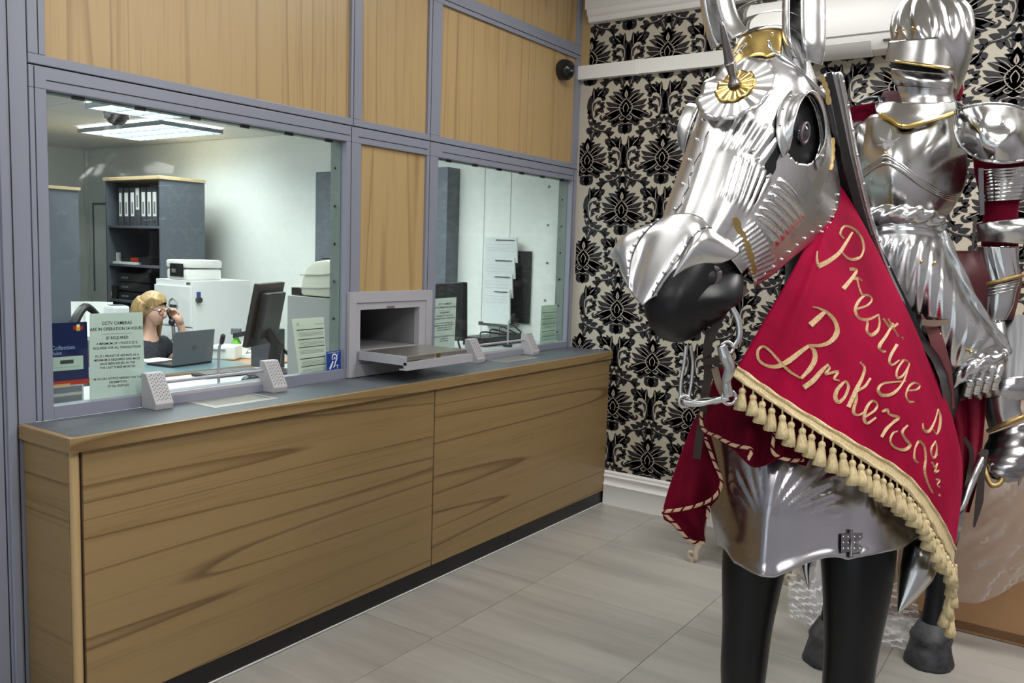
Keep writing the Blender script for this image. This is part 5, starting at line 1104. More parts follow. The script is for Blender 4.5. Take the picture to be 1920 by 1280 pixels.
# lookup: pixel -> point on the velvet
flat = Gc.reshape(-1, 3); rel = flat-CAM; dz = rel@C_F; PU = 960+F_PX*(rel@C_R)/dz; PV = 640-F_PX*(rel@C_U)/dz
def on_velvet(u, v):
    d2 = (PU-u)**2+(PV-v)**2; k = np.argsort(d2)[:6]; w_ = 1/(d2[k]+1); return W(u, v, (dz[k]*w_).sum()/w_.sum())
c4 = lambda P: [(1120+x/2.783, 400+y/2.783) for x, y in P]; c6 = lambda P: [(1560+x/2.369, 400+y/2.369) for x, y in P]
LET = [('P', c4([(1288, 132), (1268, 105), (1290, 66), (1338, 82), (1375, 128), (1386, 180), (1368, 228), (1325, 240), (1288, 218), (1270, 190)]), [4, 5, 5, 7, 9, 9, 8, 6, 5, 4]),
       ('P', c4([(1332, 96), (1300, 150), (1262, 206), (1205, 250), (1152, 276)]), [5, 7, 9, 11, 12]), ('P', c4([(1152, 276), (1146, 232), (1148, 196)]), [7, 5, 3]),
       ('r', c4([(1318, 290), (1352, 296), (1330, 336), (1284, 392)]), [8, 7, 8, 10]), ('r', c4([(1326, 344), (1356, 338), (1382, 352)]), [5, 7, 4]),
       ('r', c4([(1356, 338), (1362, 380), (1380, 420), (1400, 432)]), [4, 6, 6, 4]),
       ('e', c6([(112, 424), (160, 406), (176, 378), (150, 362), (118, 390), (102, 430), (120, 466), (164, 470), (208, 448)]), [5, 5, 5, 5, 7, 8, 8, 6, 4]),
       ('s', c6([(206, 446), (210, 486), (200, 522), (174, 540), (154, 522), (158, 486), (150, 466)]), [4, 6, 8, 8, 7, 5, 3]),
       ('t', c6([(270, 486), (240, 540), (208, 590), (222, 612), (240, 612)]), [7, 9, 10, 6, 4]), ('t', c6([(226, 470), (256, 506), (294, 488)]), [9, 10, 6]), ('t', c6([(250, 470), (270, 510), (296, 548)]), [5, 7, 4]),
       ('i', c6([(290, 580), (262, 626), (252, 660), (270, 672), (300, 650)]), [7, 8, 8, 5, 3]), ('i', c6([(312, 552), (318, 560)]), [6, 5]),
       ('g', c6([(344, 664), (318, 652), (288, 690), (286, 728), (312, 722), (338, 684), (342, 662)]), [5, 6, 8, 7, 5, 4, 4]), ('g', c6([(342, 668), (318, 740), (276, 796), (226, 808), (204, 784), (226, 756), (280, 748), (330, 744)]), [5, 6, 7, 8, 7, 5, 4, 3]),
       ('e', c6([(330, 786), (376, 782), (388, 764), (366, 752), (338, 772), (326, 806), (340, 834), (366, 836)]), [4, 5, 5, 5, 6, 7, 6, 3]),
       ('B', c4([(1112, 582), (1150, 548), (1192, 508)]), [13, 12, 8]), ('B', c4([(1126, 488), (1160, 496), (1206, 522), (1240, 566), (1250, 620), (1222, 664), (1170, 688), (1104, 688)]), [3, 5, 7, 10, 12, 10, 8, 5]),
       ('B', c4([(1104, 690), (1060, 722), (1000, 768), (940, 798), (880, 792), (842, 762), (838, 716), (866, 694), (906, 722), (954, 776), (1006, 826), (1062, 860)]), [7, 10, 12, 9, 6, 6, 6, 5, 5, 6, 6, 4]), ('B', c4([(1104, 688), (1132, 718), (1134, 764), (1108, 812), (1064, 860)]), [5, 9, 11, 10, 6]),
       ('r', c4([(1078, 908), (1126, 872), (1166, 826), (1206, 786)]), [11, 11, 9, 5]), ('r', c4([(1196, 790), (1212, 806), (1192, 838), (1254, 824), (1236, 862), (1264, 872)]), [4, 5, 6, 6, 5, 3]),
       ('o', c4([(1286, 880), (1252, 920), (1242, 962), (1262, 984), (1294, 952), (1310, 906), (1300, 878), (1286, 880)]), [6, 8, 9, 8, 6, 6, 5, 5]),
       ('k', c4([(1372, 776), (1394, 806), (1380, 858), (1346, 930), (1310, 1010)]), [4, 6, 8, 9, 9]), ('k', c4([(1426, 858), (1396, 902), (1354, 930), (1352, 968), (1336, 1034), (1362, 1052), (1392, 1036)]), [5, 6, 5, 6, 7, 5, 3]),
       ('e', c6([(150, 902), (190, 874), (200, 848), (180, 832), (156, 858), (142, 904), (156, 932), (196, 906)]), [5, 5, 5, 5, 6, 7, 6, 4]),
       ('r', c6([(224, 880), (246, 872), (252, 892), (296, 906), (268, 930), (240, 958), (220, 992)]), [5, 7, 6, 6, 7, 8, 7]),
       ('s', c6([(336, 938), (312, 968), (322, 1000), (344, 1028), (322, 1050), (280, 1040), (258, 1010), (270, 976), (292, 966)]), [5, 7, 8, 9, 7, 5, 5, 5, 3]),
       ('P', c6([(470, 868), (480, 900), (476, 950), (462, 978), (446, 956)]), [6, 7, 8, 6, 3]), ('P', c6([(470, 868), (452, 926), (428, 968), (406, 958), (402, 930)]), [5, 7, 8, 6, 4]),
       ('swash', c6([(384, 1108), (366, 1090), (366, 1046), (386, 1012), (408, 1036), (414, 1086), (410, 1140), (422, 1196), (446, 1242)]), [5, 6, 6, 6, 7, 7, 7, 8, 6]),
       ('a', c6([(458, 1010), (440, 1044), (442, 1078), (458, 1080), (464, 1040), (458, 1010), (468, 1076)]), [5, 6, 6, 6, 5, 4, 3]), ('w', c6([(444, 1106), (456, 1126), (468, 1108), (456, 1148), (476, 1140)]), [5, 6, 4, 6, 4]), ('n', c6([(462, 1180), (478, 1186), (466, 1204), (480, 1216)]), [5, 5, 4, 4]), ('dot', c6([(476, 1246), (478, 1256)]), [5, 5])]
for nm, P, w_ in LET:
    m = stroke_cam([on_velvet(*q) for q in P], [x*.80*2.1/F_PX for x in w_], .004, .002, 5); m.build('embroidered_letter', 'gold_thread', vo)
# braid along the hem, tassels below it
hem = [Gc[i, -1] for i in range(na)]
hemu = [Gc[i, -3] for i in range(na)]
m = MB(); m.sheet(np.array([[h_+to_cam(h_)*.006 for h_ in hem], [h_+to_cam(h_)*.007 for h_ in hemu]]).transpose(1, 0, 2), .006, nrm=-C_F); br_ = m.build('braid', 'fringe', vc, smooth=True)
for off_ in (-3, -1): m = MB(); m.tube([Gc[i, off_]+to_cam(Gc[i, off_])*.009 for i in range(na)], .004, 7, flute=2, amp=.25, twist=1.1); m.build('braid_cord', 'fringe', br_, smooth=True)
ln_ = np.cumsum([0]+[np.linalg.norm(hem[i+1]-hem[i]) for i in range(na-1)])
def hem_at(x): return np.array([np.interp(x*ln_[-1], ln_, [h_[k] for h_ in hem]) for k in range(3)])
def tassel(P, L, dirv, nm='tassel', sc=1.):
    d = dirv/np.linalg.norm(dirv); m = MB(); m.tube([P, P+d*L*.28], .0022, 5); m.ball(P+d*L*.33, .0085*sc, 9, 6)
    m.tube([P+d*L*.36, P+d*L*.42, P+d*L*.47, P+d*L*.75, P+d*L], [.0075*sc, .0062*sc, .0078*sc, .0125*sc, .0150*sc], 18, flute=9, amp=.10); return m.build(nm, 'fringe', vc, smooth='all')
rt = random.Random(3)
for k in range(34):
    x = .03+.94*k/33; P = hem_at(x); d = np.array((rt.uniform(-.10, .10), rt.uniform(-.10, .10), -1.)); d += to_cam(P)*.05
    if x > .8: d += C_R*.12*(x-.8)*5
    tassel(P+to_cam(P)*.006, rt.uniform(.060, .074), d)
P = hem_at(.995)
for k in range(5): tassel(P+zz*(-.01-.028*k)+C_R*rt.uniform(-.014, .008), .075, np.array((rt.uniform(-.1, .1), 0, -1.)))
m = MB(); m.tube([P, P-zz*.05+C_R*.004, P-zz*.12-C_R*.006, P-zz*.17-C_R*.01], [.010, .011, .009, .007], 8, flute=3, amp=.2, twist=.8, smooth=5); m.build('braid_end', 'fringe', vc, smooth=True)
# small dark-red swags on the breast with twisted rope edges
def rope(P, r, parent):
    P = spline(P, 16); m = MB(); m.tube(P, r*.8, 8); o = m.build('twisted_rope', 'rope', parent, smooth=True); k = len(P); st_ = []; ph = 0.
    for i in range(k):
        t = P[min(i+1, k-1)]-P[max(i-1, 0)]; t = t/np.linalg.norm(t); a_ = np.cross(t, to_cam(P[i])); a_ /= np.linalg.norm(a_); b_ = np.cross(a_, t)
        ph += np.linalg.norm(P[i]-P[i-1])*230 if i else 0; st_.append(P[i]+(a_*math.cos(ph)+b_*math.sin(ph))*r*.55)
    o2 = MB(); o2.tube(st_, r*.5, 6); o2.build('rope_strand', 'velvet_dark', o, smooth=True); return o
def drape(name, rows, lab, fold, ropes, n=10):
    t = thing(name, lab, 'cloth', W(*rows[0][0])); G = dense(grid_px(rows), n, n); a_, b_ = G.shape[:2]
    for i in range(a_):
        for j in range(b_): G[i, j] += to_cam(G[i, j])*fold(j/(b_-1), i/(a_-1))
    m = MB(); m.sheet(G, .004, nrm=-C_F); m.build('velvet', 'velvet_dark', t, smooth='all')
    for P in ropes: rope([W(u, v, d-.012) for u, v, d in P], .0056, t)
    return t
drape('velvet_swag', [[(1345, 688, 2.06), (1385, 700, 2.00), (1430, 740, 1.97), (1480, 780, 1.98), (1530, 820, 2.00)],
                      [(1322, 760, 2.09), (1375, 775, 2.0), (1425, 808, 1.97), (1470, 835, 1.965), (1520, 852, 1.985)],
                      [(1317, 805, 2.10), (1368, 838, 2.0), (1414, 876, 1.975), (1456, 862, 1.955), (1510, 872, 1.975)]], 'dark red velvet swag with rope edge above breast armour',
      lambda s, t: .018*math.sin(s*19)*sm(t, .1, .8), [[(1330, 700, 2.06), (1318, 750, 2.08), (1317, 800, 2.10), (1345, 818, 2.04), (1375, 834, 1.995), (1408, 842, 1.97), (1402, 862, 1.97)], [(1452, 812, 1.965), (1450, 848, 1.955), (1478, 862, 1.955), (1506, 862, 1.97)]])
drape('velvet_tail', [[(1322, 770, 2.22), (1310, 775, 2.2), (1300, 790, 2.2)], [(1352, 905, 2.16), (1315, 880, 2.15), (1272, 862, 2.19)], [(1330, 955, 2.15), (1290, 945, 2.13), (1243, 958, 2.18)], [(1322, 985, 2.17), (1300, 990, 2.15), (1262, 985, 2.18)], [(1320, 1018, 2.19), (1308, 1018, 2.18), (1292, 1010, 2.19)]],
      'dark red velvet tail with rope edge hanging left of the breast armour', lambda s, t: .015*math.sin(s*8+t*9)*sm(t, .1, .5), [[(1322, 820, 2.19), (1340, 868, 2.17), (1353, 905, 2.155), (1335, 935, 2.145), (1290, 952, 2.13), (1243, 959, 2.175)], [(1243, 959, 2.175), (1268, 985, 2.17), (1292, 1012, 2.17), (1320, 1018, 2.17)], [(1328, 948, 2.15), (1326, 972, 2.15)]], 9)
# ---------------- bridle: curb bit and straps
bt = thing('curb_bit', 'steel curb bit with curved shanks hanging below the horse mouth', 'bit', W(1330, 700, 1.93))
def tb(P, r, nm, mname='steel', n=10, smooth=6, parent=bt, **k): m = MB(); m.tube([W(*q) for q in P], r, n, smooth=smooth, **k); return m.build(nm, mname, parent, smooth='all')
tb([(1370, 572, 1.90), (1384, 600, 1.90), (1386, 630, 1.90), (1374, 652, 1.90)], [.006, .008, .008, .006], 'cheek_ring')
tb([(1352, 646, 1.90), (1360, 668, 1.90), (1368, 690, 1.90), (1362, 715, 1.905), (1366, 742, 1.91)], [.010, .015, .013, .010, .013], 'shank')
tb([(1287, 644, 1.95), (1283, 680, 1.955), (1277, 715, 1.96), (1276, 745, 1.96)], .0042, 'shank'); tb([(1294, 644, 1.95), (1299, 680, 1.955), (1296, 720, 1.96), (1290, 748, 1.96)], .0042, 'shank')
tb([(1282, 752, 1.955), (1305, 756, 1.94), (1330, 752, 1.93), (1352, 748, 1.915), (1366, 744, 1.91)], [.010, .008, .010, .008, .010], 'curb_bar', flute=3, amp=.2, twist=.5)
for (u, v, d, r) in ((1284, 752, 1.955, .013), (1367, 745, 1.91, .015), (1363, 652, 1.90, .014)):
    c_ = W(u, v, d); m = MB(); m.tube([c_+r*(math.cos(t)*C_R+math.sin(t)*C_U) for t in np.linspace(0, 2*math.pi, 17)], .0045, 7); m.build('link_ring', 'steel', bt, smooth='all')
bd_ = thing('bridle_strap', 'dark leather bridle straps hanging from the horse jaw', 'strap', W(1340, 640, 1.97))
def strap(P, w_, mname, parent, nm='strap'): m = stroke_cam([W(*q) for q in P], [w_], .0, .004, 6); return m.build(nm, mname, parent)
strap([(1400, 540, 1.92), (1378, 562, 1.92), (1356, 585, 1.93), (1330, 640, 1.95)], .018, 'leather', bd_); strap([(1332, 618, 1.95), (1326, 660, 1.96), (1328, 700, 1.98), (1322, 740, 2.02), (1314, 800, 2.12), (1306, 860, 2.16)], .020, 'leather', bd_)
strap([(1318, 680, 1.965), (1356, 672, 1.93)], .016, 'leather', bd_); strap([(1340, 690, 1.95), (1348, 720, 1.95), (1356, 738, 1.955)], .016, 'leather_tan', bd_)
# ================================================================== KNIGHT'S ARMOUR ON THE SADDLE
KX = 2.02
kn = thing('knight_armour', 'suit of polished steel knight armour seated on the horse', 'armour', (KX, -1.72, 1.35))
def kb(m, name, mname='steel', parent=kn, smooth='all', mirror=False, **k):
    o = m.build(name, mname, parent, smooth=smooth, **k)
    if mirror:
        m2 = MB(); m2.v = [(2*KX-x, y, z) for x, y, z in m.v]; m2.f = [tuple(reversed(f)) for f in m.f]; m2.build(name, mname, parent if parent is kn else kn, smooth=smooth, **k)
    return o
def shell(sec, a0, a1, nseg=7, n=40, flute=None, thick=.0025):
    R = loft_px(sec, nseg=nseg, n=n, a0=math.radians(a0), a1=math.radians(a1), flute=flute); m = MB(); m.sheet(np.array(R), thick, nrm=None); return m
# padded body inside the plates
m = lp([(1660, 170, 1790, 170, 2.85, .8), (1640, 215, 1790, 215, 2.84, .8), (1615, 260, 1800, 260, 2.82, .75), (1630, 340, 1790, 340, 2.82, .75), (1650, 410, 1760, 410, 2.84, .75), (1640, 480, 1790, 480, 2.85, .8)], n=24)
kb(m, 'arming_jacket', mat('cloth_dark', (.05, .008, .014), .8))
m = lp([(1700, 20, 1785, 20, 2.81, .9), (1690, 60, 1795, 60, 2.81, .9), (1690, 120, 1795, 120, 2.82, .9), (1700, 190, 1790, 190, 2.83, .85)], n=24); kb(m, 'arming_hood', 'cloth_dark')
# sallet skull with swirling flutes, tail at the back
fl_sk = lambda th, t: 1+.13*(abs(math.cos(6*th+3*t))-.6)*band(t, .10, .52, .08)
m = lp([(1732, -16, 1764, -16, 2.80, 1.1), (1704, -4, 1790, -8, 2.80, 1.1), (1688, 18, 1808, 12, 2.80, 1.15), (1680, 45, 1815, 42, 2.80, 1.15), (1677, 72, 1816, 76, 2.80, 1.15), (1678, 92, 1812, 112, 2.805, 1.12), (1690, 104, 1803, 150, 2.82, 1.05), (1716, 112, 1796, 178, 2.84, .95)], n=120, nseg=9, flute=fl_sk, cap=False)
o = kb(m, 'helmet_skull'); md = o.modifiers.new('thick', 'SOLIDIFY'); md.thickness = .003; md.offset = -1
mr = MB()
for u, v in ((1680, 60), (1695, 55), (1712, 52), (1737, 53), (1768, 60)): mr.ball(W(u, v, 2.80-.20*math.sqrt(max(0, 1-((u-1747)/72)**2))*.42-.012), .0048, 8, 5)
kb(mr, 'helmet_rivets', 'brass')
# visor with brass band
vis = [(1666, 78, 1782, 68, 2.795, 1.22), (1663, 95, 1784, 98, 2.795, 1.24), (1659, 114, 1784, 132, 2.795, 1.26)]
m = shell(vis, 5, 178, n=44); kb(m, 'visor')
R = loft_px([vis[2]], nseg=1, n=60, a0=math.radians(5), a1=math.radians(178))[0]
R1 = loft_px([(1660, 110, 1784, 125, 2.795, 1.265)], nseg=1, n=60, a0=math.radians(5), a1=math.radians(178))[0]
m = MB(); m.sheet(np.array([[q+to_cam(q)*.004 for q in R], [q+to_cam(q)*.004 for q in R1]]).transpose(1, 0, 2), .003, nrm=-C_F); kb(m, 'brass_band', 'brass')
m = lp([(1672, 104, 1780, 118, 2.80, .98), (1674, 132, 1780, 140, 2.80, .98)], n=30); kb(m, 'visor_slit', 'pit_black')
# bevor and its lames
m = shell([(1672, 130, 1780, 140, 2.81, 1.05), (1672, 146, 1783, 154, 2.805, 1.12), (1680, 160, 1780, 167, 2.80, 1.12)], 0, 180); kb(m, 'bevor')
m = shell([(1681, 154, 1780, 160, 2.802, 1.13), (1684, 176, 1780, 178, 2.805, 1.10), (1680, 196, 1786, 194, 2.81, 1.08)], 0, 180); kb(m, 'bevor_lame')
m = MB(); m.tube([q+to_cam(q)*.001 for q in loft_px([(1671, 130, 1781, 140, 2.81, 1.06)], nseg=1, n=40, a0=math.radians(2), a1=math.radians(178))[0]], .0032, 7); kb(m, 'bevor_rim')
# gorget with brass pointed border
G = dense(grid_px([[(1648, 192, 2.74), (1672, 190, 2.68), (1710, 192, 2.655), (1755, 192, 2.67), (1793, 190, 2.72)], [(1642, 205, 2.70), (1668, 212, 2.64), (1702, 218, 2.61), (1755, 212, 2.63), (1795, 202, 2.70)], [(1650, 216, 2.665), (1672, 226, 2.625), (1697, 240, 2.59), (1750, 226, 2.615), (1790, 213, 2.68)]]), 8, 10)
m = MB(); m.sheet(G, .003, nrm=-C_F); kb(m, 'gorget')
m = stroke_cam([G[-1][j]-(G[-1][j]-G[-4][j])*.35 for j in range(0, G.shape[1], 2)], [.015], .006, .003, 3); kb(m, 'brass_border', 'brass')
# breastplate
rows = [[(1612, 232, 2.80), (1640, 214, 2.70), (1690, 222, 2.625), (1745, 214, 2.665), (1800, 206, 2.79)],
        [(1600, 285, 2.80), (1628, 280, 2.67), (1684, 282, 2.575), (1750, 278, 2.62), (1812, 270, 2.78)],
        [(1602, 335, 2.80), (1632, 338, 2.67), (1682, 340, 2.565), (1750, 340, 2.615), (1813, 335, 2.77)],
        [(1622, 380, 2.80), (1645, 388, 2.69), (1688, 390, 2.60), (1745, 388, 2.64), (1795, 378, 2.77)],
        [(1640, 425, 2.80), (1655, 430, 2.72), (1695, 432, 2.67), (1735, 430, 2.70), (1762, 425, 2.79)]]
G = dense(grid_px(rows), 12, 16)
a_, b_ = G.shape[:2]
for i in range(a_):
    for j in range(b_):
        s, t = j/(b_-1), i/(a_-1); G[i, j] += to_cam(G[i, j])*(.010*math.exp(-((s-.44)/.05)**2)*sm(t, .1, .5)+.003*abs(math.cos((s-.4)*26))*band(t, .0, .22, .06)*band(s, .05, .35, .05))
m = MB(); m.sheet(G, .003, nrm=-C_F); bp_ = kb(m, 'breastplate')
def gp(s, t, lift=.003): q = G[int(round(t*(a_-1))), int(round(s*(b_-1)))]; return q+to_cam(q)*lift
for k in range(3):
    dt = .022*k
    P = [gp(.02, .50+dt), gp(.18, .42+dt), gp(.34, .34+dt), gp(.42, .30+dt), gp(.52, .36+dt), gp(.66, .48+dt), (gp(.82, .60+dt)), gp(.97, .68+dt)]
    m = MB(); m.tube(P, .0052, 8, smooth=6); kb(m, 'plackart_ridge')
m = MB(); m.ball(gp(.41, .275, .004), .005, 8, 5); kb(m, 'rivet', 'brass')
# pierced cross fleury on the breast
mat('plate_bright', (.80, .80, .78), .38, 1.); ec = gp(.42, .20, .010); eu = zz*.9-C_F*.1; er = C_R
m = MB()
for a in (90, 30, 150, 0, 180, 270):
    d = er*math.cos(math.radians(a))*.030+eu*math.sin(math.radians(a))*.042; m.prism([ec+d*.2+er*.004, ec+d*.8+er*.006, ec+d*1.25, ec+d*.8-er*.006-eu*.003, ec+d*.2-er*.004], -C_F*.003)
m.prism([ec+er*.018*math.cos(t)+eu*.018*math.sin(t) for t in np.linspace(0, 2*math.pi, 9)[:-1]], -C_F*.003); kb(m, 'cross_emblem', 'plate_bright', smooth=False)
# red padding at the neck and far shoulder
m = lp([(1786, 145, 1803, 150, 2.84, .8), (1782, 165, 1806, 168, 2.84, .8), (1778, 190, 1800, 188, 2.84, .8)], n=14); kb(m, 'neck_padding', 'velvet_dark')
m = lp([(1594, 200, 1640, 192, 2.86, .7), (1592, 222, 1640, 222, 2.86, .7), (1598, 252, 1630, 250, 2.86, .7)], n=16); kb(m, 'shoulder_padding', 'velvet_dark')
m = MB(); m.tube([W(1606, 196, 2.80), W(1625, 184, 2.78), (W(1650, 182, 2.77))], .006, 6, smooth=4); m.obox(W(1653, 192, 2.75), C_R*.010, C_U*.016, C_F*.005); kb(m, 'shoulder_buckle', 'steel_dark')
# pauldron: fluted shell over the near shoulder
rows = [[(1797, 204, 2.74), (1830, 196, 2.68), (1868, 194, 2.68), (1908, 200, 2.70), (1945, 222, 2.76)],
        [(1791, 235, 2.72), (1832, 232, 2.60), (1872, 230, 2.58), (1915, 234, 2.60), (1958, 246, 2.74)],
        [(1798, 268, 2.71), (1838, 270, 2.585), (1880, 268, 2.56), (1922, 266, 2.58), (1965, 272, 2.73)],
        [(1822, 292, 2.70), (1850, 302, 2.61), (1884, 305, 2.59), (1925, 300, 2.60), (1962, 296, 2.73)]]
G2 = dense(grid_px(rows), 14, 16); a_, b_ = G2.shape[:2]
for i in range(a_):
    for j in range(b_):
        s, t = j/(b_-1), i/(a_-1); G2[i, j] += to_cam(G2[i, j])*(.007*math.cos((s*2.4+t*1.1)*math.pi*2)*band(s, .28, .9, .10)*band(t, .10, .92, .12)+.005*band(s, -.1, .10, .03))
m = MB(); m.sheet(G2, .003, nrm=-C_F); kb(m, 'pauldron', mirror=True)
edge = [G2[0, j] for j in range(0, b_, 4)][::-1]+[G2[i, 0] for i in range(4, a_, 4)]+[G2[-1, j] for j in range(4, b_, 4)]
m = MB(); m.tube([q+to_cam(q)*.003 for q in edge], .0045, 7, smooth=3); kb(m, 'rolled_edge', mirror=True)
mr = MB()
for s, t in ((.06, .1), (.05, .4), (.05, .7), (.12, .93), (.35, .93), (.55, .35), (.62, .5), (.75, .9)): q = G2[int(t*(a_-1)), int(s*(b_-1))]; mr.ball(q+to_cam(q)*.004, .0052, 8, 5)
kb(mr, 'rivets')
# upper arm: red sleeve, ribbed rerebrace
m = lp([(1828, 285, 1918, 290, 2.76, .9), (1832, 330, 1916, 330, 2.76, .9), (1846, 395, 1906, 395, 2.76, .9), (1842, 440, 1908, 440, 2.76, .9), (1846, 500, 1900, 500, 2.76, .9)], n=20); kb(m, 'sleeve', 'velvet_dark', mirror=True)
m = lp([(1838, 318, 1924, 312, 2.75, .95), (1843, 345, 1923, 340, 2.75, .95), (1846, 378, 1912, 374, 2.75, .95)], n=60, nseg=24, flute=lambda th, t: 1+.035*abs(math.cos(t*math.pi*9+.6*math.cos(th)))); kb(m, 'rerebrace', mirror=True)
m = MB(); m.prism([W(1835, 315, 2.70), W(1844, 315, 2.69), W(1846, 402, 2.69), W(1837, 404, 2.70)], C_F*.004); kb(m, 'arm_strap', 'steel_dark', smooth=False)
# couter: wide winged elbow plate
m = shell([(1830, 420, 1925, 408, 2.74, .9), (1833, 436, 1945, 424, 2.735, 1.0), (1834, 452, 1940, 458, 2.74, .9)], 0, 180, n=60, flute=lambda th, t: 1+.012*math.cos(22*th)*(1 if th < 1.0 else 0)); kb(m, 'couter', mirror=True)
# fluted vambrace with brass band, flared gauntlet cuff
m = lp([(1834, 462, 1906, 462, 2.755, .95), (1835, 495, 1905, 492, 2.755, .95), (1838, 535, 1906, 520, 2.755, .95)], n=110, nseg=14, flute=lambda th, t: 1+.020*math.cos(16*th+6*t)); kb(m, 'vambrace', mirror=True)
Rb = loft_px([(1836, 536, 1910, 518, 2.755, 1.02)], nseg=1, n=50)[0]; m = MB(); m.tube(Rb+[Rb[0]], .007, 8); kb(m, 'brass_band', 'brass_old')
m = lp([(1838, 540, 1908, 524, 2.755, .98), (1839, 556, 1902, 545, 2.755, .95), (1842, 580, 1896, 575, 2.75, .9), (1846, 602, 1884, 600, 2.745, .85)], n=48, nseg=8, flute=lambda th, t: 1+.02*math.cos(3*th)*sm(t, .2, .9)); kb(m, 'gauntlet_cuff', mirror=True)
for k in range(3):
    Rb = loft_px([(1838+k*1, 545+k*6, 1906-2*k, 530+k*6, 2.754, 1.0)], nseg=1, n=40)[0]; m = MB(); m.tube(Rb+[Rb[0]], .003, 6); kb(m, 'cuff_ridge')
mr = MB()
for u in (1848, 1858, 1866, 1874): mr.ball(W(u, 603, 2.70), .004, 7, 5)
kb(mr, 'rivets')
m = lp([(1846, 602, 1882, 600, 2.745, .8), (1838, 640, 1888, 636, 2.69, .6), (1824, 690, 1888, 680, 2.62, .5)], n=30); kb(m, 'gauntlet_hand', 'steel', mirror=True)
for k in range(4):                                        # four plated fingers curled over the rein
    u0 = 1822+k*17; P = [W(u0+6, 680-2*k, 2.60), W(u0, 698-3*k, 2.57), W(u0-7, 718-3*k, 2.56), W(u0-12, 737-4*k, 2.58), W(u0-4, 750-5*k, 2.61)]
    m = MB(); m.tube(P, [.017, .018, .016, .016, .011], 10, smooth=4); f_ = kb(m, 'gauntlet_finger')
    for q in (1, 2, 3): 
        m = MB(); m.ball(P[q]+to_cam(P[q])*.003, .0185, 10, 6, (1, 1, .8)); m.build('knuckle_plate', 'steel', f_, smooth='all')
m = MB(); m.tube([W(1806, 690, 2.70), W(1800, 712, 2.68), W(1806, 735, 2.68)], [.016, .015, .011], 9, smooth=4); kb(m, 'gauntlet_thumb', 'steel_dull')
# straps and points hanging from the arm
m = stroke_cam([W(1829, 405, 2.70), W(1826, 440, 2.70), W(1822, 482, 2.70)], [.012, .010, .003], 0, .003, 6); kb(m, 'lace_point', 'leather', smooth=False)
# near leg: cuisse, poleyn, greave, sabaton
m = lp([(1820, 590, 1960, 590, 2.95, .7), (1846, 640, 1945, 632, 2.88, .75), (1848, 686, 1936, 680, 2.82, .8), (1850, 720, 1930, 712, 2.77, .85)], n=80, nseg=8, cap=False, flute=lambda th, t: 1+.02*math.cos(18*th)); kb(m, 'cuisse', 'steel_rough', mirror=True)
m = lp([(1846, 712, 1928, 704, 2.715, .95), (1842, 735, 1925, 728, 2.71, 1.0), (1846, 758, 1916, 750, 2.715, .92)], n=36); kb(m, 'poleyn', 'steel_dull', mirror=True)
m = lp([(1842, 745, 1912, 738, 2.71, .95), (1850, 775, 1910, 765, 2.71, .95), (1858, 805, 1918, 786, 2.71, .95)], n=60, nseg=8, flute=lambda th, t: 1+.015*math.cos(9*th)); kb(m, 'greave', mirror=True)
Rb = loft_px([(1857, 806, 1922, 780, 2.71, 1.0)], nseg=1, n=40)[0]; m = MB(); m.tube(Rb+[Rb[0]], .0075, 8); kb(m, 'brass_band', 'brass_old')
mat('steel_sab', (.28, .27, .28), .25, 1.); m = lp([(1860, 812, 1926, 790, 2.70, .95), (1852, 838, 1930, 828, 2.68, 1.0), (1842, 862, 1928, 868, 2.65, 1.05), (1845, 880, 1910, 896, 2.62, .9), (1862, 898, 1888, 905, 2.60, .8)], n=40, nseg=8, flute=lambda th, t: 1+.06*abs(math.cos(t*math.pi*5))); kb(m, 'sabaton', 'steel_sab', mirror=True)
m = MB()
for t in np.linspace(0, 1, 30): pass
m.tube([W(1838, 850, 2.64), W(1846, 880, 2.60), W(1858, 908, 2.575), (W(1872, 908, 2.57)), W(1880, 896, 2.58)], .008, 8, smooth=5); kb(m, 'stirrup', 'brass_old', mirror=True)
m = stroke_cam([W(1846, 842, 2.60), W(1840, 890, 2.59), W(1836, 940, 2.585), W(1826, 988, 2.585)], [.022, .020, .022, .006], 0, .003, 6); kb(m, 'spur_strap', 'leather', smooth=False)
m = MB(); m.tube([W(1905, 880, 2.66), W(1912, 900, 2.66), W(1908, 915, 2.66)], [.006, .005, .001], 7, smooth=3); kb(m, 'spur_tip')
# ------------------------------------------------------------------ saddle
sd = thing('war_saddle', 'fluted steel plated war saddle with red leather under the knight', 'saddle', (KX, -1.85, 1.2))
rows = [[(1622, 412, 2.56), (1655, 402, 2.50), (1700, 402, 2.47), (1735, 406, 2.48), (1762, 420, 2.52)],
        [(1630, 470, 2.54), (1672, 466, 2.48), (1718, 466, 2.45), (1756, 470, 2.46), (1790, 486, 2.50)],
        [(1655, 545, 2.53), (1705, 545, 2.47), (1752, 548, 2.44), (1796, 556, 2.44), (1834, 576, 2.48)],
        [(1700, 630, 2.53), (1748, 632, 2.47), (1794, 630, 2.44), (1842, 628, 2.44), (1884, 645, 2.48)],
        [(1750, 725, 2.54), (1786, 712, 2.49), (1812, 690, 2.46), (1848, 672, 2.45), (1886, 664, 2.48)]]
G = dense(grid_px(rows), 16, 16); a_, b_ = G.shape[:2]
for i in range(a_):
    for j in range(b_):
        s, t = j/(b_-1), i/(a_-1); d = .0
        d += .0075*abs(math.cos((s*7+t*7.5)*math.pi))*band(t, .20, .90, .05)*(1-sm(s, .86, .9))
        d += .003*(1 if abs(t-.12) < .012 or abs(t-.07) < .012 else 0)
        G[i, j] += to_cam(G[i, j])*d
m = MB(); m.sheet(G, .004, nrm=-C_F); sp_ = m.build('pommel_plate', 'steel', sd, smooth='all')
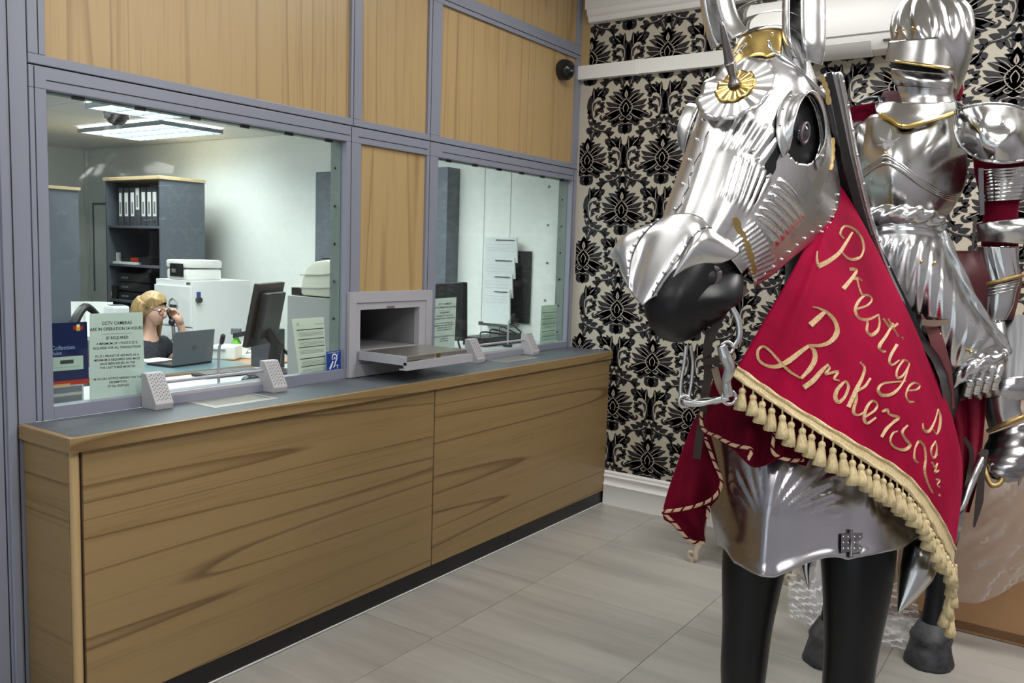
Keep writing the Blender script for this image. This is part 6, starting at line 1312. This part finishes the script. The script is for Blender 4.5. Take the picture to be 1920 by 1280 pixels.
def rope_roll(P, r, nm='roped_edge', tw=.55): m = MB(); m.tube(spline(P, 8), r, 18, flute=3, amp=.16, twist=tw); return m.build(nm, 'steel', sp_, smooth='all')
rope_roll([G[0, j]+to_cam(G[0, j])*.006 for j in range(0, b_, 8)], .026)
rope_roll([G[i, -1]+to_cam(G[i, -1])*.004 for i in range(0, a_, 8)], .012); rope_roll([G[-1, j]+to_cam(G[-1, j])*.006-zz*.008 for j in range(12, b_, 8)], .017)
mr = MB()
for s, t in ((.50, .34), (.66, .34), (.35, .74), (.6, .9)): q = G[int(t*(a_-1)), int(s*(b_-1))]; mr.ball(q+to_cam(q)*.009, .005, 8, 5)
mr.build('rivets', 'brass', sp_, smooth='all')
m = lp([(1690, 585, 1790, 560, 2.66, .5), (1735, 650, 1830, 650, 2.64, .5), (1765, 720, 1835, 720, 2.62, .5), (1778, 760, 1822, 745, 2.60, .5)], n=20); m.build('saddle_flap', 'leather_red', sd, smooth='all')
m = stroke_cam([W(1736, 585, 2.46), W(1757, 640, 2.44), W(1772, 700, 2.44), W(1782, 766, 2.45)], [.03, .036, .036, .022], 0, .006, 6); m.build('flap_edge', mat('leather_rim', (.16, .035, .04), .5), sd)
m = stroke_cam([W(1728, 604, 2.44), W(1755, 606, 2.43), W(1782, 602, 2.43)], [.018, .018, .012], .004, .004, 5); m.build('strap', 'leather_tan', sd)
# seat and rear cloth hanging down the flank
m = lp([(1640, 470, 1880, 470, 2.95, .9), (1650, 520, 1900, 520, 2.92, .9), (1680, 600, 1890, 600, 2.90, .8)], n=24); m.build('seat', 'leather_red', sd, smooth='all')
G = dense(grid_px([[(1776, 730, 2.56), (1812, 715, 2.60), (1850, 700, 2.66)], [(1790, 800, 2.55), (1818, 800, 2.58), (1846, 790, 2.66)], [(1796, 880, 2.56), (1814, 890, 2.58), (1834, 890, 2.66)], [(1797, 950, 2.58), (1806, 960, 2.6), (1815, 960, 2.66)]]), 8, 12)
for i in range(G.shape[0]):
    for j in range(G.shape[1]): G[i, j] += to_cam(G[i, j])*.02*math.sin(j*.55)
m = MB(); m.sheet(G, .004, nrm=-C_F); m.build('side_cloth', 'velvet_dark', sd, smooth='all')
m = stroke_cam([W(1808, 820, 2.54), W(1822, 850, 2.545), W(1815, 900, 2.55), W(1800, 985, 2.5), W(1784, 1030, 2.36)], [.012], 0, .003, 6); m.build('girth_strap', 'leather', sd)
m = MB(); m.tube([W(1846, 850, 2.62), W(1822, 900, 2.56), W(1806, 945, 2.53), W(1796, 960, 2.52)], [.012, .014, .010, .004], 9, smooth=4); m.build('steel_strut', 'steel', sd, smooth='all')
# reins lying along the crest
rn = thing('reins', 'dark leather reins running along neck edge toward the saddle', 'reins', W(1650, 470, 2.4))
for k, (du_, m_) in enumerate(((0, 'leather'), (8, 'black'))):
    m = stroke_cam([W(1612+du_, 400, 2.36), W(1640+du_, 462, 2.38), W(1676+du_, 535, 2.40), W(1710+du_, 606, 2.41), W(1740+du_, 672, 2.42), W(1770+du_, 750, 2.43)], [.010], 0, .004, 6); m.build('strap', m_, rn)
mr = MB()
for t in np.linspace(0, 1, 9): u = 1628+130*t; v = 440+290*t; mr.ball(W(u, v, 2.355+.06*t), .005, 7, 5)
mr.build('studs', 'brass', rn, smooth='all')
# ================================================================== BACKGROUND THINGS
bx_ = thing('cardboard_box', 'large cardboard box standing against the wall behind the horse', 'box', (2.3, -.4, 0))
X0, X1, Y0, Y1, ZT = 1.80, 3.05, -.70, -.09, 1.30
MB().box(X0, X1, Y0, Y1, .002, ZT).build('carton', 'card', bx_, bevel=.004)
MB().box(X0-.002, X1+.002, Y0-.004, Y0-.0005, .015, .05).build('bottom_flap', 'card_dark', bx_)
MB().box(X0, X1, (Y0+Y1)/2-.02, (Y0+Y1)/2+.02, ZT, ZT+.001).build('tape', 'film', bx_)
def crumple(rows, n, amp, seed, name, lab, thick=0.):
    rg = np.random.RandomState(seed); G = dense(rows, n, n); a_, b_ = G.shape[:2]
    ph = rg.rand(8, 4)*6.28; fr_ = rg.randint(2, 11, (8, 2)); du = np.gradient(G, axis=0); dv = np.gradient(G, axis=1); nn = np.cross(du, dv); nn /= (np.linalg.norm(nn, axis=2, keepdims=True)+1e-9)
    for i in range(a_):
        for j in range(b_):
            s, t = j/(b_-1), i/(a_-1); d = sum(abs(math.sin(fr_[k, 0]*s*3+fr_[k, 1]*t*3+ph[k, 0]))**.7-.6 for k in range(8))/4; G[i, j] += nn[i, j]*d*amp
    m = MB(); m.sheet(G); return m.build(name, 'film', label=lab, cat='plastic sheet', smooth=True)
V3 = lambda *a: np.array(a, float)
crumple([[V3(1.86, -.76, 1.25), V3(2.2, -.80, 1.33), V3(2.6, -.78, 1.33), V3(3.0, -.74, 1.33)], [V3(1.90, -.80, .9), V3(2.2, -.86, .9), V3(2.55, -.84, .95), V3(2.95, -.78, 1.0)], [V3(1.95, -.80, .55), V3(2.22, -.88, .5), V3(2.5, -.84, .60), V3(2.9, -.78, .75)], [V3(1.98, -.82, .25), V3(2.22, -.86, .2), V3(2.42, -.82, .35), V3(2.8, -.76, .55)]], 16, .05, 4, 'plastic_wrap', 'crumpled clear plastic wrap hanging over the cardboard box')
crumple([[V3(1.50, -.86, .30), V3(1.75, -.92, .26), V3(2.0, -.90, .22)], [V3(1.50, -1.0, .12), V3(1.75, -1.06, .13), V3(2.05, -1.0, .12)], [V3(1.55, -1.12, .03), V3(1.8, -1.18, .03), V3(2.1, -1.1, .03)]], 14, .05, 9, 'plastic_film', 'loose clear plastic film lying on floor between the hooves')
# white wrapped bundle behind the forelegs
P = onp(1545, 1170, 2, 0); t = thing('wrapped_bundle', 'white bundle wrapped in plastic standing behind the forelegs', 'bundle', P)
R = []; rg = np.random.RandomState(2)
for z, r in ((.0, .085), (.04, .10), (.14, .105), (.26, .10), (.38, .105), (.48, .085), (.55, .03)): R.append([(P[0]+.02+r*math.cos(a)*(1+.10*math.sin(5*a+z*20)), P[1]+.12+r*math.sin(a)*(1+.08*math.cos(4*a-z*16)), z) for a in np.linspace(0, 2*math.pi, 25)[:-1]])
m = MB(); m.rings(R); m.build('bundle', mat('bundle_white', (.68, .67, .65), .5), t, smooth='all')
R2 = [[(P[0]+.02+(q[0]-P[0]-.02)*1.12+.01*math.sin(9*i), P[1]+.12+(q[1]-P[1]-.12)*1.12, q[2]*1.02+.004) for i, q in enumerate(r)] for r in R]; m = MB(); m.rings(R2); m.build('wrap', 'film', t, smooth=True)
# cream side table with scrolled feet, mostly hidden behind the horse
t = thing('scroll_table', 'cream side table with scrolled foot behind the hanging velvet', 'table', (1.15, -.45, 0)); mat('cream', (.50, .42, .32), .5)
for x, y, sx_ in ((.90, -.64, -1), (1.42, -.64, 1), (.90, -.22, -1), (1.42, -.22, 1)):
    P = [V3(x+.02, y+.02, .42), V3(x+.0, y, .34), V3(x+.025, y+.01, .22), V3(x+.02, y, .10), V3(x+.008, y-.01, .06)]
    for k in range(9): a = math.radians(-30-40*k); r = .026*(1-k/12); P.append(V3(x-.012+r*math.cos(a), y-.015, .040+r*math.sin(a)))
    m = MB(); m.tube(P, [.022, .024, .020, .016, .013, .012, .011, .010, .009, .008], 10, smooth=4); lg = m.build('leg', 'cream', t, smooth='all')
    m = MB(); m.cyl((x-.01, y-.015, .0), (x-.01, y-.015, .014), .016); m.build('toe', 'cream', lg, smooth=True)
MB().box(.86, 1.46, -.68, -.18, .42, .47).build('table_top', 'cream', t, bevel=.01)
